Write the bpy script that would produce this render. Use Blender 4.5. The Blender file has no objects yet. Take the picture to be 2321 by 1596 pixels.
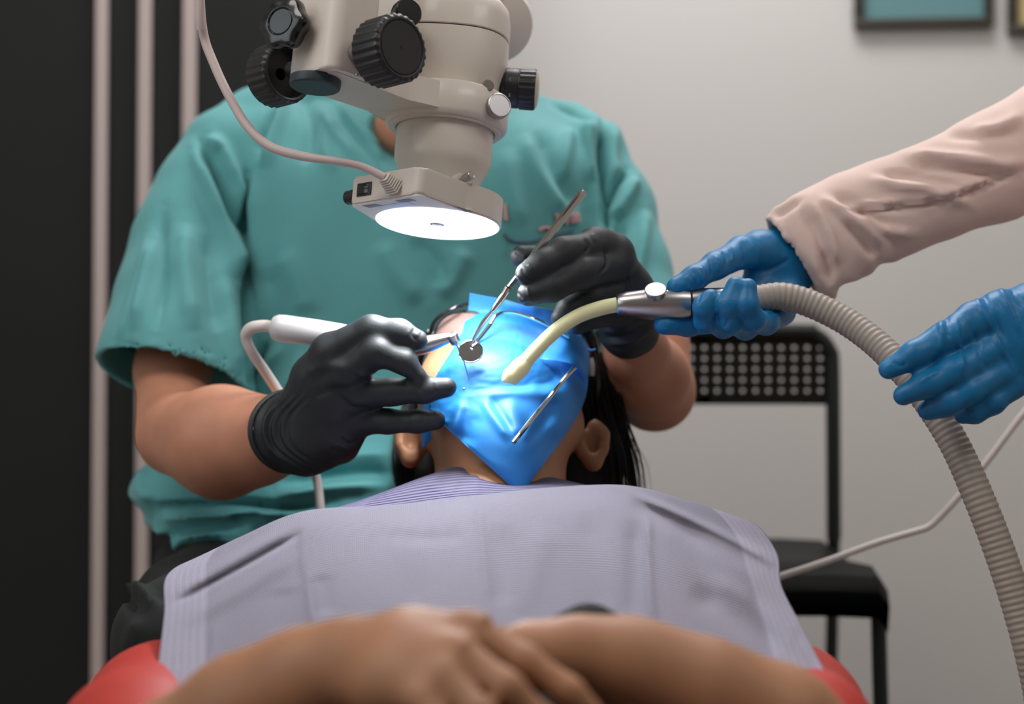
import bpy, bmesh, math, random
import numpy as np
from mathutils import Vector, Matrix, noise as mnoise

random.seed(7); RNG = np.random.RandomState(7)
sc = bpy.context.scene
COL = sc.collection
PI = math.pi

# ------------------------------------------------------------------ camera
FPX = 2321 * 60.0 / 36.0          # focal length in pixels of the 2321 px wide photograph
CX, CY, CZ = 1160.5, 798.0, 0.75  # principal point and eye height (m)
cam_d = bpy.data.cameras.new('camera'); cam = bpy.data.objects.new('camera', cam_d); COL.objects.link(cam)
cam.location = (0, 0, CZ); cam.rotation_euler = (PI / 2, 0, 0)
cam_d.lens = 60; cam_d.sensor_width = 36; cam_d.sensor_fit = 'HORIZONTAL'
cam_d.clip_start = 0.05; cam_d.clip_end = 30
cam_d.dof.use_dof = True; cam_d.dof.focus_distance = 1.53; cam_d.dof.aperture_fstop = 2.9
sc.camera = cam

# ------------------------------------------------------------------ world and lights
w = bpy.data.worlds.new('room_air'); sc.world = w; w.use_nodes = True
w.node_tree.nodes['Background'].inputs[0].default_value = (0.62, 0.68, 0.72, 1)
w.node_tree.nodes['Background'].inputs[1].default_value = 0.34

def area(name, loc, target, size, power, col, shape='RECTANGLE', size_y=None, spread=None):
    d = bpy.data.lights.new(name, 'AREA'); d.shape = shape; d.size = size
    if size_y: d.size_y = size_y
    d.energy = power; d.color = col
    if spread: d.spread = spread
    o = bpy.data.objects.new(name, d); COL.objects.link(o); o.location = loc
    o.rotation_euler = (Vector(target) - Vector(loc)).to_track_quat('-Z', 'Y').to_euler()
    return o
# ceiling panels of the room: one over the back of the room, one over the dental chair
area('ceiling_light_rear', (0.25, 2.35, 2.52), (0.3, 2.6, 0.0), 1.2, 31, (1.0, 0.98, 1.0), size_y=0.6)
area('ceiling_light_front', (-0.9, 0.7, 2.5), (-0.3, 1.8, 0.7), 1.4, 24, (1.0, 0.93, 0.88), size_y=0.8)
area('fill_light_side', (1.3, 0.3, 2.5), (0.3, 1.6, 0.8), 1.2, 13, (1.0, 0.97, 0.94), size_y=0.6)  # added fill from the right front that brightens scope, hose and gloves
area('cool_light_left', (-1.9, 0.4, 1.6), (0.2, 2.2, 0.9), 1.2, 9, (0.82, 0.92, 1.0), size_y=1.2)  # soft cool area light aimed across from the left

sc.view_settings.view_transform = 'Standard'; sc.view_settings.look = 'None'
sc.view_settings.gamma = 1.0; sc.view_settings.use_curve_mapping = False
sc.view_settings.exposure = 0.0

# ------------------------------------------------------------------ measuring helpers
def P(px, py, d):
    """World point seen at pixel (px, py) when it stands d metres in front of the camera."""
    return Vector(((px - CX) / FPX * d, d, CZ - (py - CY) / FPX * d))
def R(rpx, d): return rpx * d / FPX
def C(px, py, d, r): return (P(px, py, d), r * d / FPX)
def CH(*a): return [C(*q) for q in a]

# ------------------------------------------------------------------ object helpers
def tag(o, label=None, cat=None, group=None, kind=None):
    if label: o['label'] = label
    if cat: o['category'] = cat
    if group: o['group'] = group
    if kind: o['kind'] = kind
    return o
def empty(name, loc=(0, 0, 0), label=None, cat=None, group=None):
    o = bpy.data.objects.new(name, None); o.empty_display_size = 0.05; COL.objects.link(o); o.location = loc
    return tag(o, label, cat, group)
def place(o, parent):
    if parent is not None:
        o.parent = parent
        if not parent.get('_local'):
            o.matrix_parent_inverse = parent_matrix(parent).inverted()
def parent_matrix(p):
    m = Matrix.Translation(p.location) @ p.rotation_euler.to_matrix().to_4x4()
    if p.parent is not None:
        m = parent_matrix(p.parent) @ p.matrix_parent_inverse @ m
    return m
def shade(me, angle=None):
    me.polygons.foreach_set('use_smooth', [True] * len(me.polygons))
    if angle is not None: me.set_sharp_from_angle(angle=math.radians(angle))
def npmesh(name, V, F, mat, parent=None, smooth=True):
    me = bpy.data.meshes.new(name)
    V = np.asarray(V, np.float32); F = np.asarray(F, np.int32)
    me.vertices.add(len(V)); me.vertices.foreach_set('co', V.ravel())
    k = F.shape[1]
    me.loops.add(F.size); me.loops.foreach_set('vertex_index', F.ravel())
    me.polygons.add(len(F)); me.polygons.foreach_set('loop_start', np.arange(0, F.size, k, dtype=np.int32))
    me.update(calc_edges=True); me.validate()
    if smooth: shade(me)
    me.materials.append(mat)
    o = bpy.data.objects.new(name, me); COL.objects.link(o); place(o, parent)
    return o
def bmobj(name, bm, mat, parent=None, angle=35, recalc=True):
    if recalc: bmesh.ops.recalc_face_normals(bm, faces=bm.faces)
    me = bpy.data.meshes.new(name); bm.to_mesh(me); bm.free()
    if len(me.polygons): shade(me, angle)
    for m_ in (mat if isinstance(mat, (list, tuple)) else [mat]): me.materials.append(m_)
    o = bpy.data.objects.new(name, me); COL.objects.link(o); place(o, parent)
    return o

# ------------------------------------------------------------------ primitive shapes into a bmesh
def frame_of(axis, up=Vector((0, 0, 1))):
    z = Vector(axis).normalized()
    if abs(z.dot(up)) > 0.98: up = Vector((0, 1, 0))
    x = up.cross(z).normalized(); y = z.cross(x)
    return Matrix((x, y, z)).transposed()
def box(bm, c, size, rot=None, bevel=0.0, seg=2):
    m = Matrix.Translation(c) @ (rot.to_4x4() if rot is not None else Matrix()) @ Matrix.Diagonal((size[0], size[1], size[2], 1))
    r = bmesh.ops.create_cube(bm, size=1, matrix=m)
    if bevel > 0:
        es = list({e for v in r['verts'] for e in v.link_edges})
        bmesh.ops.bevel(bm, geom=es, offset=bevel, segments=seg, affect='EDGES', profile=0.5)
def lathe(bm, prof, c, axis, n=48, ribs=0, rib_amp=0.0, rib_rows=None, close=True, squash=1.0):
    """prof: list of (r, h) along axis from c. ribs modulates the radius in the rows of rib_rows."""
    M = frame_of(axis); c = Vector(c); rows = []
    for i, (r, h) in enumerate(prof):
        row = []
        if r < 1e-7:
            row = [bm.verts.new(c + M @ Vector((0, 0, h)))]
        else:
            for k in range(n):
                a = 2 * PI * k / n; rr = r
                if ribs and (rib_rows is None or i in rib_rows):
                    rr = r * (1 + rib_amp * math.copysign(abs(math.cos(a * ribs / 1.0)) ** 0.6, math.cos(a * ribs)))
                row.append(bm.verts.new(c + M @ Vector((rr * math.cos(a), rr * math.sin(a) * squash, h))))
        rows.append(row)
    for a, b in zip(rows, rows[1:]):
        if len(a) == 1 and len(b) == 1: continue
        for k in range(n):
            k2 = (k + 1) % n
            if len(a) == 1: bm.faces.new((a[0], b[k2], b[k]))
            elif len(b) == 1: bm.faces.new((a[k], a[k2], b[0]))
            else: bm.faces.new((a[k], a[k2], b[k2], b[k]))
    if close:
        for row, rev in ((rows[0], True), (rows[-1], False)):
            if len(row) > 2: bm.faces.new(list(reversed(row)) if rev else row)
def cyl(bm, a, b, r, n=32, bev=None):
    a = Vector(a); b = Vector(b); L = (b - a).length; e = bev if bev is not None else min(r, L) * 0.12
    lathe(bm, [(0, 0), (r - e, 0), (r - e * .3, e * .3), (r, e), (r, L - e), (r - e * .3, L - e * .3), (r - e, L), (0, L)], a, b - a, n, close=False)
def catmull(pts, n=12):
    """pts: list of vectors/tuples (any dim) -> dense numpy array"""
    p = np.array([list(q) for q in pts], float)
    if len(p) < 3:
        t = np.linspace(0, 1, n + 1)[:, None]; return p[0] * (1 - t) + p[-1] * t
    p = np.vstack([2 * p[0] - p[1], p, 2 * p[-1] - p[-2]]); out = []
    for i in range(1, len(p) - 2):
        for k in range(n):
            t = k / n; a, b, c_, d_ = p[i - 1:i + 3]
            out.append(0.5 * ((2 * b) + (-a + c_) * t + (2 * a - 5 * b + 4 * c_ - d_) * t * t + (-a + 3 * b - 3 * c_ + d_) * t ** 3))
    out.append(p[-2]); return np.array(out)
def tube(bm, pts, rad, n=12, sub=10, flat=(1, 1), up=None, rib=None, cap=True):
    """sweep; pts vectors, rad scalar or list. rib=(pitch, amp) modulates the radius along the length."""
    m = len(pts); rr = rad if isinstance(rad, (list, tuple)) else [rad] * m
    q = catmull([list(p) + [r] for p, r in zip(pts, rr)], sub) if sub > 1 else np.array([list(p) + [r] for p, r in zip(pts, rr)])
    if rib:
        L = np.concatenate([[0], np.cumsum(np.linalg.norm(np.diff(q[:, :3], axis=0), axis=1))])
        s = np.arange(0, L[-1], rib[0] / 8.0)
        q = np.stack([np.interp(s, L, q[:, k]) for k in range(4)], 1)
        ph = (s / rib[0]) % 1.0
        q[:, 3] += rib[1] * (np.clip(np.sin(2 * PI * ph) * 1.6, -1, 1))
    T = np.gradient(q[:, :3], axis=0); T /= np.linalg.norm(T, axis=1)[:, None] + 1e-12
    u = Vector(up) if up is not None else (Vector((0, 0, 1)) if abs(T[0][2]) < 0.9 else Vector((0, 1, 0)))
    prev = None; X = u.cross(Vector(T[0])).normalized()
    for p, t in zip(q, T):
        t = Vector(t); X = (X - t * X.dot(t)).normalized(); Y = t.cross(X)
        row = []
        for k in range(n):
            a = 2 * PI * k / n
            row.append(bm.verts.new(Vector(p[:3]) + (X * math.cos(a) * flat[0] + Y * math.sin(a) * flat[1]) * float(p[3])))
        if prev:
            for k in range(n): bm.faces.new((prev[k], prev[(k + 1) % n], row[(k + 1) % n], row[k]))
        elif cap: bm.faces.new(list(reversed(row)))
        prev = row
    if cap: bm.faces.new(prev)
def prism(bm, pts2, z0, z1, M=None, bevel=0.0, seg=2):
    """polygon pts2 (x, y) extruded from z0 to z1, mapped by M"""
    M = M or Matrix()
    a = [bm.verts.new(M @ Vector((x, y, z0))) for x, y in pts2]; b = [bm.verts.new(M @ Vector((x, y, z1))) for x, y in pts2]
    fs = [bm.faces.new(list(reversed(a))), bm.faces.new(b)]
    for k in range(len(a)):
        k2 = (k + 1) % len(a); fs.append(bm.faces.new((a[k], a[k2], b[k2], b[k])))
    if bevel:
        es = [e for f in fs[:2] for e in f.edges]
        bmesh.ops.bevel(bm, geom=list(set(es)), offset=bevel, segments=seg, affect='EDGES', profile=0.5)

# ------------------------------------------------------------------ signed distance fields -> one continuous mesh
class Field:
    def __init__(s, lo, hi, h):
        s.lo = np.array(lo, float); s.h = h
        s.n = np.ceil((np.array(hi, float) - s.lo) / h).astype(int) + 1
        s.f = np.full(s.n, 1.0, np.float32)
    def like(s):
        g = object.__new__(Field); g.lo, g.h, g.n = s.lo, s.h, s.n; g.f = np.full(s.n, 1.0, np.float32); return g
    def blk(s, lo, hi):
        a = np.clip(np.floor((np.array(lo) - s.lo) / s.h).astype(int), 0, s.n); b = np.clip(np.ceil((np.array(hi) - s.lo) / s.h).astype(int) + 1, 0, s.n)
        sl = tuple(slice(i, j) for i, j in zip(a, b))
        g = [(s.lo[k] + s.h * np.arange(a[k], b[k])).astype(np.float32) for k in range(3)]
        return sl, g[0][:, None, None], g[1][None, :, None], g[2][None, None, :]
    def put(s, sl, d, k, op='add'):
        if d.size == 0: return
        cur = s.f[sl]
        if op == 'add':
            if k > 0:
                hh = np.maximum(k - np.abs(cur - d), 0) / k; s.f[sl] = np.minimum(cur, d) - hh * hh * k * 0.25
            else: s.f[sl] = np.minimum(cur, d)
        else:
            d = -d
            if k > 0:
                hh = np.maximum(k - np.abs(cur - d), 0) / k; s.f[sl] = np.maximum(cur, d) + hh * hh * k * 0.25
            else: s.f[sl] = np.maximum(cur, d)
    def chain(s, nodes, k=0.004, ki=0.003, op='add', sc=(1, 1, 1), ends=None):
        S = np.array(sc, float); m = 1.0 / max(S) if max(S) > 1 else 1.0
        P_ = [np.array(n_[0], float) for n_ in nodes]; R_ = [n_[1] for n_ in nodes]
        rm = max(R_) * max(1.0, 1 / min(S)) + k + 3 * s.h
        lo = np.min(P_, 0) - rm; hi = np.max(P_, 0) + rm
        sl, X, Y, Z = s.blk(lo, hi)
        if 0 in s.f[sl].shape: return
        d = None
        if len(nodes) == 1: segs = [(0, 0)]
        else: segs = [(i, i + 1) for i in range(len(nodes) - 1)]
        for i, j in segs:
            a = P_[i] * S; b = P_[j] * S; ab = b - a; L2 = float(ab @ ab) + 1e-12
            x = X * S[0] - a[0]; y = Y * S[1] - a[1]; z = Z * S[2] - a[2]
            t = np.clip((x * ab[0] + y * ab[1] + z * ab[2]) / L2, 0, 1)
            e = np.sqrt((x - t * ab[0]) ** 2 + (y - t * ab[1]) ** 2 + (z - t * ab[2]) ** 2) - (R_[i] + t * (R_[j] - R_[i]))
            e = e.astype(np.float32) * m
            if d is None: d = e
            else:
                hh = np.maximum(ki - np.abs(d - e), 0) / ki; d = np.minimum(d, e) - hh * hh * ki * 0.25
        s.put(sl, d, k, op)
    def ell(s, c, r, k=0.004, op='add', M=None):
        c = np.array(c, float); r = np.array(r, float); rm = r.max() + k + 3 * s.h
        sl, X, Y, Z = s.blk(c - rm, c + rm)
        if 0 in s.f[sl].shape: return
        x, y, z = X - c[0], Y - c[1], Z - c[2]
        if M is not None:
            M = np.array(M)
            x, y, z = (M[0, 0] * x + M[1, 0] * y + M[2, 0] * z, M[0, 1] * x + M[1, 1] * y + M[2, 1] * z, M[0, 2] * x + M[1, 2] * y + M[2, 2] * z)
        q = np.sqrt((x / r[0]) ** 2 + (y / r[1]) ** 2 + (z / r[2]) ** 2)
        s.put(sl, ((q - 1) * r.min()).astype(np.float32), k, op)
    def stack(s, rows, k=0.01, axis=2, p=2.4, op='add'):
        """elliptic cross sections stacked along axis: rows of (t, cu, cv, ru, rv)"""
        rows = sorted(rows); A = np.array(rows, float)
        o = [i for i in range(3) if i != axis]
        lo = np.zeros(3); hi = np.zeros(3); pad = k + 4 * s.h
        lo[axis], hi[axis] = A[0, 0] - pad, A[-1, 0] + pad
        for q, (cc, rr) in zip(o, ((1, 3), (2, 4))):
            lo[q] = (A[:, cc] - A[:, rr]).min() - pad; hi[q] = (A[:, cc] + A[:, rr]).max() + pad
        sl, X, Y, Z = s.blk(lo, hi); G = [X, Y, Z]; t = G[axis]
        tt = np.linspace(A[0, 0], A[-1, 0], 200)
        D = catmull(A, 16); D = D[np.argsort(D[:, 0])]
        iv = [np.interp(t, D[:, 0], D[:, j]) for j in range(1, 5)]
        ru = np.maximum(iv[2], 1e-3); rv = np.maximum(iv[3], 1e-3)
        q = (np.abs((G[o[0]] - iv[0]) / ru) ** p + np.abs((G[o[1]] - iv[1]) / rv) ** p) ** (1 / p)
        d = (q - 1) * np.minimum(ru, rv)
        d = np.maximum(d, np.maximum(A[0, 0] - t, t - A[-1, 0]))
        s.put(sl, d.astype(np.float32), k, op)
    def cut(s, pt, nrm):
        """remove everything on the side nrm points to"""
        sl, X, Y, Z = s.blk(s.lo, s.lo + s.n * s.h); n_ = np.array(nrm, float); n_ /= np.linalg.norm(n_)
        d = (X - pt[0]) * n_[0] + (Y - pt[1]) * n_[1] + (Z - pt[2]) * n_[2]
        s.f = np.maximum(s.f, d.astype(np.float32))
    def mesh(s, smooth=2):
        f = s.f; f[0] = f[-1] = 1; f[:, 0] = f[:, -1] = 1; f[:, :, 0] = f[:, :, -1] = 1
        ins = f < 0
        c = ins[:-1, :-1, :-1].astype(np.int8)
        tot = np.zeros(np.array(f.shape) - 1, np.int8)
        offs = [(i, j, k) for i in (0, 1) for j in (0, 1) for k in (0, 1)]
        N = f.shape
        for i, j, k in offs: tot += ins[i:N[0] - 1 + i, j:N[1] - 1 + j, k:N[2] - 1 + k]
        cells = np.argwhere((tot > 0) & (tot < 8))
        idx = np.full(tot.shape, -1, np.int32); idx[tuple(cells.T)] = np.arange(len(cells))
        acc = np.zeros((len(cells), 3)); cnt = np.zeros(len(cells))
        for i, j, k in offs:
            for ax in range(3):
                o = [i, j, k]
                if o[ax]: continue
                o2 = list(o); o2[ax] = 1
                a = f[tuple((cells + o).T)]; b = f[tuple((cells + o2).T)]
                m = (a < 0) != (b < 0); t = np.where(m, a / np.where(m, a - b, 1), 0)
                pnt = np.tile(np.array(o, float), (len(cells), 1)); pnt[:, ax] += t
                acc[m] += pnt[m]; cnt[m] += 1
        V = (cells + acc / cnt[:, None]) * s.h + s.lo
        Fs = []
        for ax in range(3):
            u, v = (ax + 1) % 3, (ax + 2) % 3
            sa = [slice(1, -1)] * 3; sb = [slice(1, -1)] * 3; sa[ax] = slice(0, -1); sb[ax] = slice(1, None)
            A_ = ins[tuple(sa)]; B_ = ins[tuple(sb)]
            e = np.argwhere(A_ != B_); 
            if len(e) == 0: continue
            flip = A_[tuple(e.T)]
            off = np.ones(3, int); off[ax] = 0; e = e + off
            def cell(du, dv):
                q = e.copy(); q[:, u] -= du; q[:, v] -= dv; return idx[tuple(q.T)]
            quad = np.stack([cell(0, 0), cell(1, 0), cell(1, 1), cell(0, 1)], 1)
            quad[~flip] = quad[~flip][:, ::-1]
            Fs.append(quad)
        F = np.vstack(Fs); F = F[(F >= 0).all(1)]
        for _ in range(smooth):
            E = np.vstack([F[:, [0, 1]], F[:, [1, 2]], F[:, [2, 3]], F[:, [3, 0]]])
            S = np.zeros_like(V); n_ = np.zeros(len(V))
            for a, b in ((0, 1), (1, 0)):
                for ax in range(3): S[:, ax] += np.bincount(E[:, a], V[E[:, b], ax], len(V))
                n_ += np.bincount(E[:, a], minlength=len(V))
            V = 0.5 * V + 0.5 * S / np.maximum(n_, 1)[:, None]
        return V, F
def vnormals(V, F):
    n = np.cross(V[F[:, 2]] - V[F[:, 0]], V[F[:, 3]] - V[F[:, 1]])
    N = np.zeros_like(V)
    for k in range(4):
        for ax in range(3): N[:, ax] += np.bincount(F[:, k], n[:, ax], len(V))
    return N / (np.linalg.norm(N, axis=1)[:, None] + 1e-12)
def fold(V, F, folds, near=None):
    """push the cloth in or out along creases measured on the photograph: (polyline px, width px, height m)"""
    N = vnormals(V, F)
    px = CX + V[:, 0] / V[:, 1] * FPX; py = CY - (V[:, 2] - CZ) / V[:, 1] * FPX
    front = np.clip(-N[:, 1] * 2.5 + 0.6, 0, 1); off = np.zeros(len(V))
    for line, wd, amp in folds:
        L = catmull(line, 8) if len(line) > 2 else np.array(line, float)
        best = np.full(len(V), 1e9); tpos = np.zeros(len(V))
        for i in range(len(L) - 1):
            a, b = L[i], L[i + 1]; ab = b - a; l2 = ab @ ab + 1e-9
            t = np.clip(((px - a[0]) * ab[0] + (py - a[1]) * ab[1]) / l2, 0, 1)
            d = np.hypot(px - a[0] - t * ab[0], py - a[1] - t * ab[1]); m = d < best
            best[m] = d[m]; tpos[m] = (i + t[m]) / (len(L) - 1)
        taper = np.clip(np.minimum(tpos, 1 - tpos) * 5, 0.15, 1)
        off += amp * np.exp(-(best / wd) ** 2) * taper
    return V + N * (off * front)[:, None]
def lumps(V, F, scale, amp, seed=0.0):
    N = vnormals(V, F)
    o = np.array([mnoise.noise(Vector((float(a) * scale + seed, float(b) * scale, float(c) * scale))) for a, b, c in V])
    return V + N * (o * amp)[:, None]

# ------------------------------------------------------------------ materials
def lin(c): return tuple(((x / 255) / 12.92 if x / 255 <= 0.04045 else (((x / 255) + 0.055) / 1.055) ** 2.4) for x in c)
def mat(name, rgb, rough=0.5, metal=0.0, var=0.0, vscale=8.0, bump=0.0, bscale=200.0, bdist=0.001, coat=0.0, sss=0.0, sss_col=None, spec=0.5, rgb2=None, sheen=0.0, trans=0.0, alpha=1.0, stretch=None, detail=3.0):
    m = bpy.data.materials.new(name); m.use_nodes = True; nt = m.node_tree; b = nt.nodes['Principled BSDF']
    c = lin(rgb); b.inputs['Base Color'].default_value = (*c, 1); b.inputs['Roughness'].default_value = rough
    b.inputs['Metallic'].default_value = metal; b.inputs['Coat Weight'].default_value = coat
    b.inputs['Specular IOR Level'].default_value = spec; b.inputs['Sheen Weight'].default_value = sheen
    b.inputs['Transmission Weight'].default_value = trans; b.inputs['Alpha'].default_value = alpha
    if sss:
        b.inputs['Subsurface Weight'].default_value = sss; b.inputs['Subsurface Radius'].default_value = (0.012, 0.005, 0.003)
        b.inputs['Subsurface Scale'].default_value = 1.0
    tc = nt.nodes.new('ShaderNodeTexCoord'); src = tc.outputs['Object']
    if stretch:
        mp = nt.nodes.new('ShaderNodeMapping'); mp.inputs['Scale'].default_value = stretch
        nt.links.new(src, mp.inputs[0]); src = mp.outputs[0]
    if var or rgb2:
        n = nt.nodes.new('ShaderNodeTexNoise'); n.inputs['Scale'].default_value = vscale; n.inputs['Detail'].default_value = detail
        nt.links.new(src, n.inputs['Vector'])
        r = nt.nodes.new('ShaderNodeValToRGB'); r.color_ramp.elements[0].position = 0.3; r.color_ramp.elements[1].position = 0.7
        c2 = lin(rgb2) if rgb2 else tuple(min(1, x * (1 + var)) for x in c); c1 = c if rgb2 else tuple(x * (1 - var) for x in c)
        r.color_ramp.elements[0].color = (*c1, 1); r.color_ramp.elements[1].color = (*c2, 1)
        nt.links.new(n.outputs['Fac'], r.inputs[0]); nt.links.new(r.outputs[0], b.inputs['Base Color'])
    if bump:
        n2 = nt.nodes.new('ShaderNodeTexNoise'); n2.inputs['Scale'].default_value = bscale; n2.inputs['Detail'].default_value = 4
        nt.links.new(src, n2.inputs['Vector'])
        bp = nt.nodes.new('ShaderNodeBump'); bp.inputs['Strength'].default_value = bump; bp.inputs['Distance'].default_value = bdist
        nt.links.new(n2.outputs['Fac'], bp.inputs['Height']); nt.links.new(bp.outputs[0], b.inputs['Normal'])
    return m
def emis(name, col, strength):
    m = bpy.data.materials.new(name); m.use_nodes = True; nt = m.node_tree; nt.nodes.clear()
    e = nt.nodes.new('ShaderNodeEmission'); e.inputs[0].default_value = (*col, 1); e.inputs[1].default_value = strength
    o = nt.nodes.new('ShaderNodeOutputMaterial'); nt.links.new(e.outputs[0], o.inputs[0]); return m

M = dict(
    wall=mat('wall_paint', (200, 197, 193), 0.8, var=0.02, vscale=1.5, bump=0.05, bscale=90),
    black_panel=mat('black_laminate', (26, 28, 27), 0.65, spec=0.28, var=0.12, vscale=3),
    strip=mat('strip_profile', (190, 174, 170), 0.45),
    floor=mat('floor_tile', (150, 145, 140), 0.4, var=0.05),
    ceiling=mat('ceiling_paint', (225, 225, 222), 0.9, var=0.01),
    scrub=mat('teal_cotton', (88, 160, 162), 0.75, var=0.05, vscale=14, bump=0.15, bscale=900, bdist=0.0005, sheen=0.15),
    trousers=mat('black_cotton', (26, 29, 29), 0.85, var=0.1, bump=0.1, bscale=500),
    skin_d=mat('skin_light', (190, 132, 104), 0.55, var=0.10, vscale=22, bump=0.08, bscale=420, bdist=0.0006, sss=0.15),
    skin_p=mat('skin_tan', (168, 119, 86), 0.55, var=0.10, vscale=20, bump=0.06, bscale=420, bdist=0.0006, sss=0.15),
    blk_glove=mat('black_nitrile', (34, 38, 41), 0.56, var=0.12, vscale=30, bump=0.25, bscale=420, bdist=0.0006, spec=0.45),
    blue_glove=mat('blue_nitrile', (4, 112, 166), 0.45, var=0.12, vscale=25, bump=0.30, bscale=260, bdist=0.0010, spec=0.5),
    sleeve=mat('pink_beige_cotton', (222, 196, 186), 0.85, var=0.05, vscale=10, bump=0.2, bscale=700, bdist=0.0006, sheen=0.2),
    scope=mat('scope_enamel', (220, 211, 200), 0.38, var=0.02, vscale=5, bump=0.03, bscale=1500, bdist=0.0003, coat=0.15),
    lampbody=mat('lamp_housing_plastic', (216, 207, 197), 0.42, bump=0.03, bscale=1200, bdist=0.0003),
    cream=mat('cream_cap', (200, 192, 170), 0.4),
    blk_rubber=mat('black_knob_plastic', (30, 32, 34), 0.42, var=0.1, vscale=30),
    blk_gloss=mat('black_gloss', (16, 18, 20), 0.2, coat=0.3),
    switch=mat('switch_black', (20, 24, 26), 0.35),
    whiteprint=mat('white_print', (215, 215, 210), 0.6),
    greyprint=mat('grey_print', (92, 84, 80), 0.6),
    whiteplastic=mat('white_plastic', (208, 206, 208), 0.32, coat=0.3),
    whitehose=mat('white_silicone_hose', (214, 205, 200), 0.45),
    mauvecable=mat('pale_cable', (200, 182, 178), 0.5),
    chrome=mat('chrome', (215, 212, 210), 0.12, metal=1.0),
    satin=mat('satin_metal', (186, 184, 186), 0.3, metal=1.0, var=0.04),
    darkchrome=mat('shaded_slot_metal', (120, 112, 105), 0.25, metal=1.0),
    mirror=mat('mirror_glass', (225, 225, 225), 0.03, metal=1.0),
    dam=mat('blue_latex_sheet', (36, 128, 206), 0.56, var=0.03, vscale=9, bump=0.04, bscale=150, sss=0.08, spec=0.5),
    bib=None,
    suction=mat('cream_plastic_tube', (226, 226, 178), 0.4, sss=0.1),
    hose=mat('grey_ribbed_hose', (160, 150, 140), 0.5, var=0.05),
    red=mat('red_leather', (176, 46, 34), 0.6, var=0.06, vscale=6, bump=0.15, bscale=160),
    chairblk=mat('black_chair_metal', (22, 28, 27), 0.45),
    chairpl=mat('black_chair_plastic', (22, 26, 25), 0.42),
    chairback=mat('perforated_plastic', (44, 41, 37), 0.5),
    hair=mat('black_hair', (19, 17, 17), 0.58, var=0.2, vscale=60, spec=0.35, stretch=(1, 1, 0.1)),
    glassframe=mat('dark_glasses_frame', (20, 22, 24), 0.25, coat=0.3),
    teal_art=mat('teal_print', (88, 134, 132), 0.6, rgb2=(96, 126, 140), vscale=3),
    yellow_art=mat('yellow_print', (190, 172, 120), 0.6, var=0.05),
    artframe=mat('dark_wood_frame', (52, 48, 40), 0.5, var=0.1, vscale=30),
    shirt=mat('black_shirt', (20, 19, 20), 0.85),
    nail=mat('red_brown_nail', (186, 92, 66), 0.35),
    logo=mat('pink_embroidery', (200, 160, 160), 0.8),
    stool=mat('black_vinyl', (24, 25, 26), 0.5),
    steel=mat('needle_steel', (90, 110, 150), 0.25, metal=1.0),
)
# tinted safety glasses lens
def lens_mat():
    m = bpy.data.materials.new('brown_tinted_lens'); m.use_nodes = True; nt = m.node_tree; b = nt.nodes['Principled BSDF']
    b.inputs['Base Color'].default_value = (*lin((164, 134, 126)), 1); b.inputs['Roughness'].default_value = 0.08
    b.inputs['Transmission Weight'].default_value = 0.3; b.inputs['IOR'].default_value = 1.15; b.inputs['Coat Weight'].default_value = 0.5
    return m
M['lens'] = lens_mat()
# ribbed dental paper: fine relief follows the sheet's own UVs
def bib_mat(name, rgb, nrib):
    m = bpy.data.materials.new(name); m.use_nodes = True; nt = m.node_tree; b = nt.nodes['Principled BSDF']; L = nt.links
    b.inputs['Roughness'].default_value = 0.85; b.inputs['Base Color'].default_value = (*lin(rgb), 1)
    b.inputs['Sheen Weight'].default_value = 0.1
    uv = nt.nodes.new('ShaderNodeUVMap'); sp = nt.nodes.new('ShaderNodeSeparateXYZ'); L.new(uv.outputs[0], sp.inputs[0])
    def mth(op, a, b_=None, c_=None):
        n = nt.nodes.new('ShaderNodeMath'); n.operation = op
        for i, v in enumerate((a, b_, c_)):
            if v is None: continue
            if isinstance(v, (int, float)): n.inputs[i].default_value = v
            else: L.new(v, n.inputs[i])
        return n.outputs[0]
    U, V_ = sp.outputs[0], sp.outputs[1]
    nz = nt.nodes.new('ShaderNodeTexNoise'); nz.inputs['Scale'].default_value = 7; L.new(uv.outputs[0], nz.inputs['Vector'])
    rib = mth('SINE', mth('MULTIPLY_ADD', V_, nrib * 2 * PI, mth('MULTIPLY', nz.outputs['Fac'], 1.2)))
    cross = mth('SINE', mth('MULTIPLY', U, 330 * 2 * PI))
    # embossed long bands beside both edges
    edge = mth('MINIMUM', U, mth('SUBTRACT', 1.0, U))
    inband = mth('LESS_THAN', edge, 0.085)
    bands = mth('GREATER_THAN', mth('SINE', mth('MULTIPLY', edge, 2 * PI / 0.0145)), 0.1)
    bandrel = mth('MULTIPLY', inband, bands)
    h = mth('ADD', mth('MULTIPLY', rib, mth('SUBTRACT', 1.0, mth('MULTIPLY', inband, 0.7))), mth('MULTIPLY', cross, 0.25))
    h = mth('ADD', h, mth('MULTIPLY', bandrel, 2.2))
    bp = nt.nodes.new('ShaderNodeBump'); bp.inputs['Strength'].default_value = 1.0; bp.inputs['Distance'].default_value = 0.0016
    L.new(h, bp.inputs['Height']); L.new(bp.outputs[0], b.inputs['Normal'])
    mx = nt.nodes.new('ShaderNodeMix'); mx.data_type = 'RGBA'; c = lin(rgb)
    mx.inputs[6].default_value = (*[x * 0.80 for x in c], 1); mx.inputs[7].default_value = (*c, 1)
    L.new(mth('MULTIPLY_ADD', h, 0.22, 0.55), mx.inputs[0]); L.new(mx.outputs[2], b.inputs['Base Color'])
    return m
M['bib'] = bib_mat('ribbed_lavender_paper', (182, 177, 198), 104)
M['bib_shaded'] = bib_mat('ribbed_lavender_paper_shaded', (124, 116, 158), 22)  # darker copy of the bib paper, the dam's shade put into its colour
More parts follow.
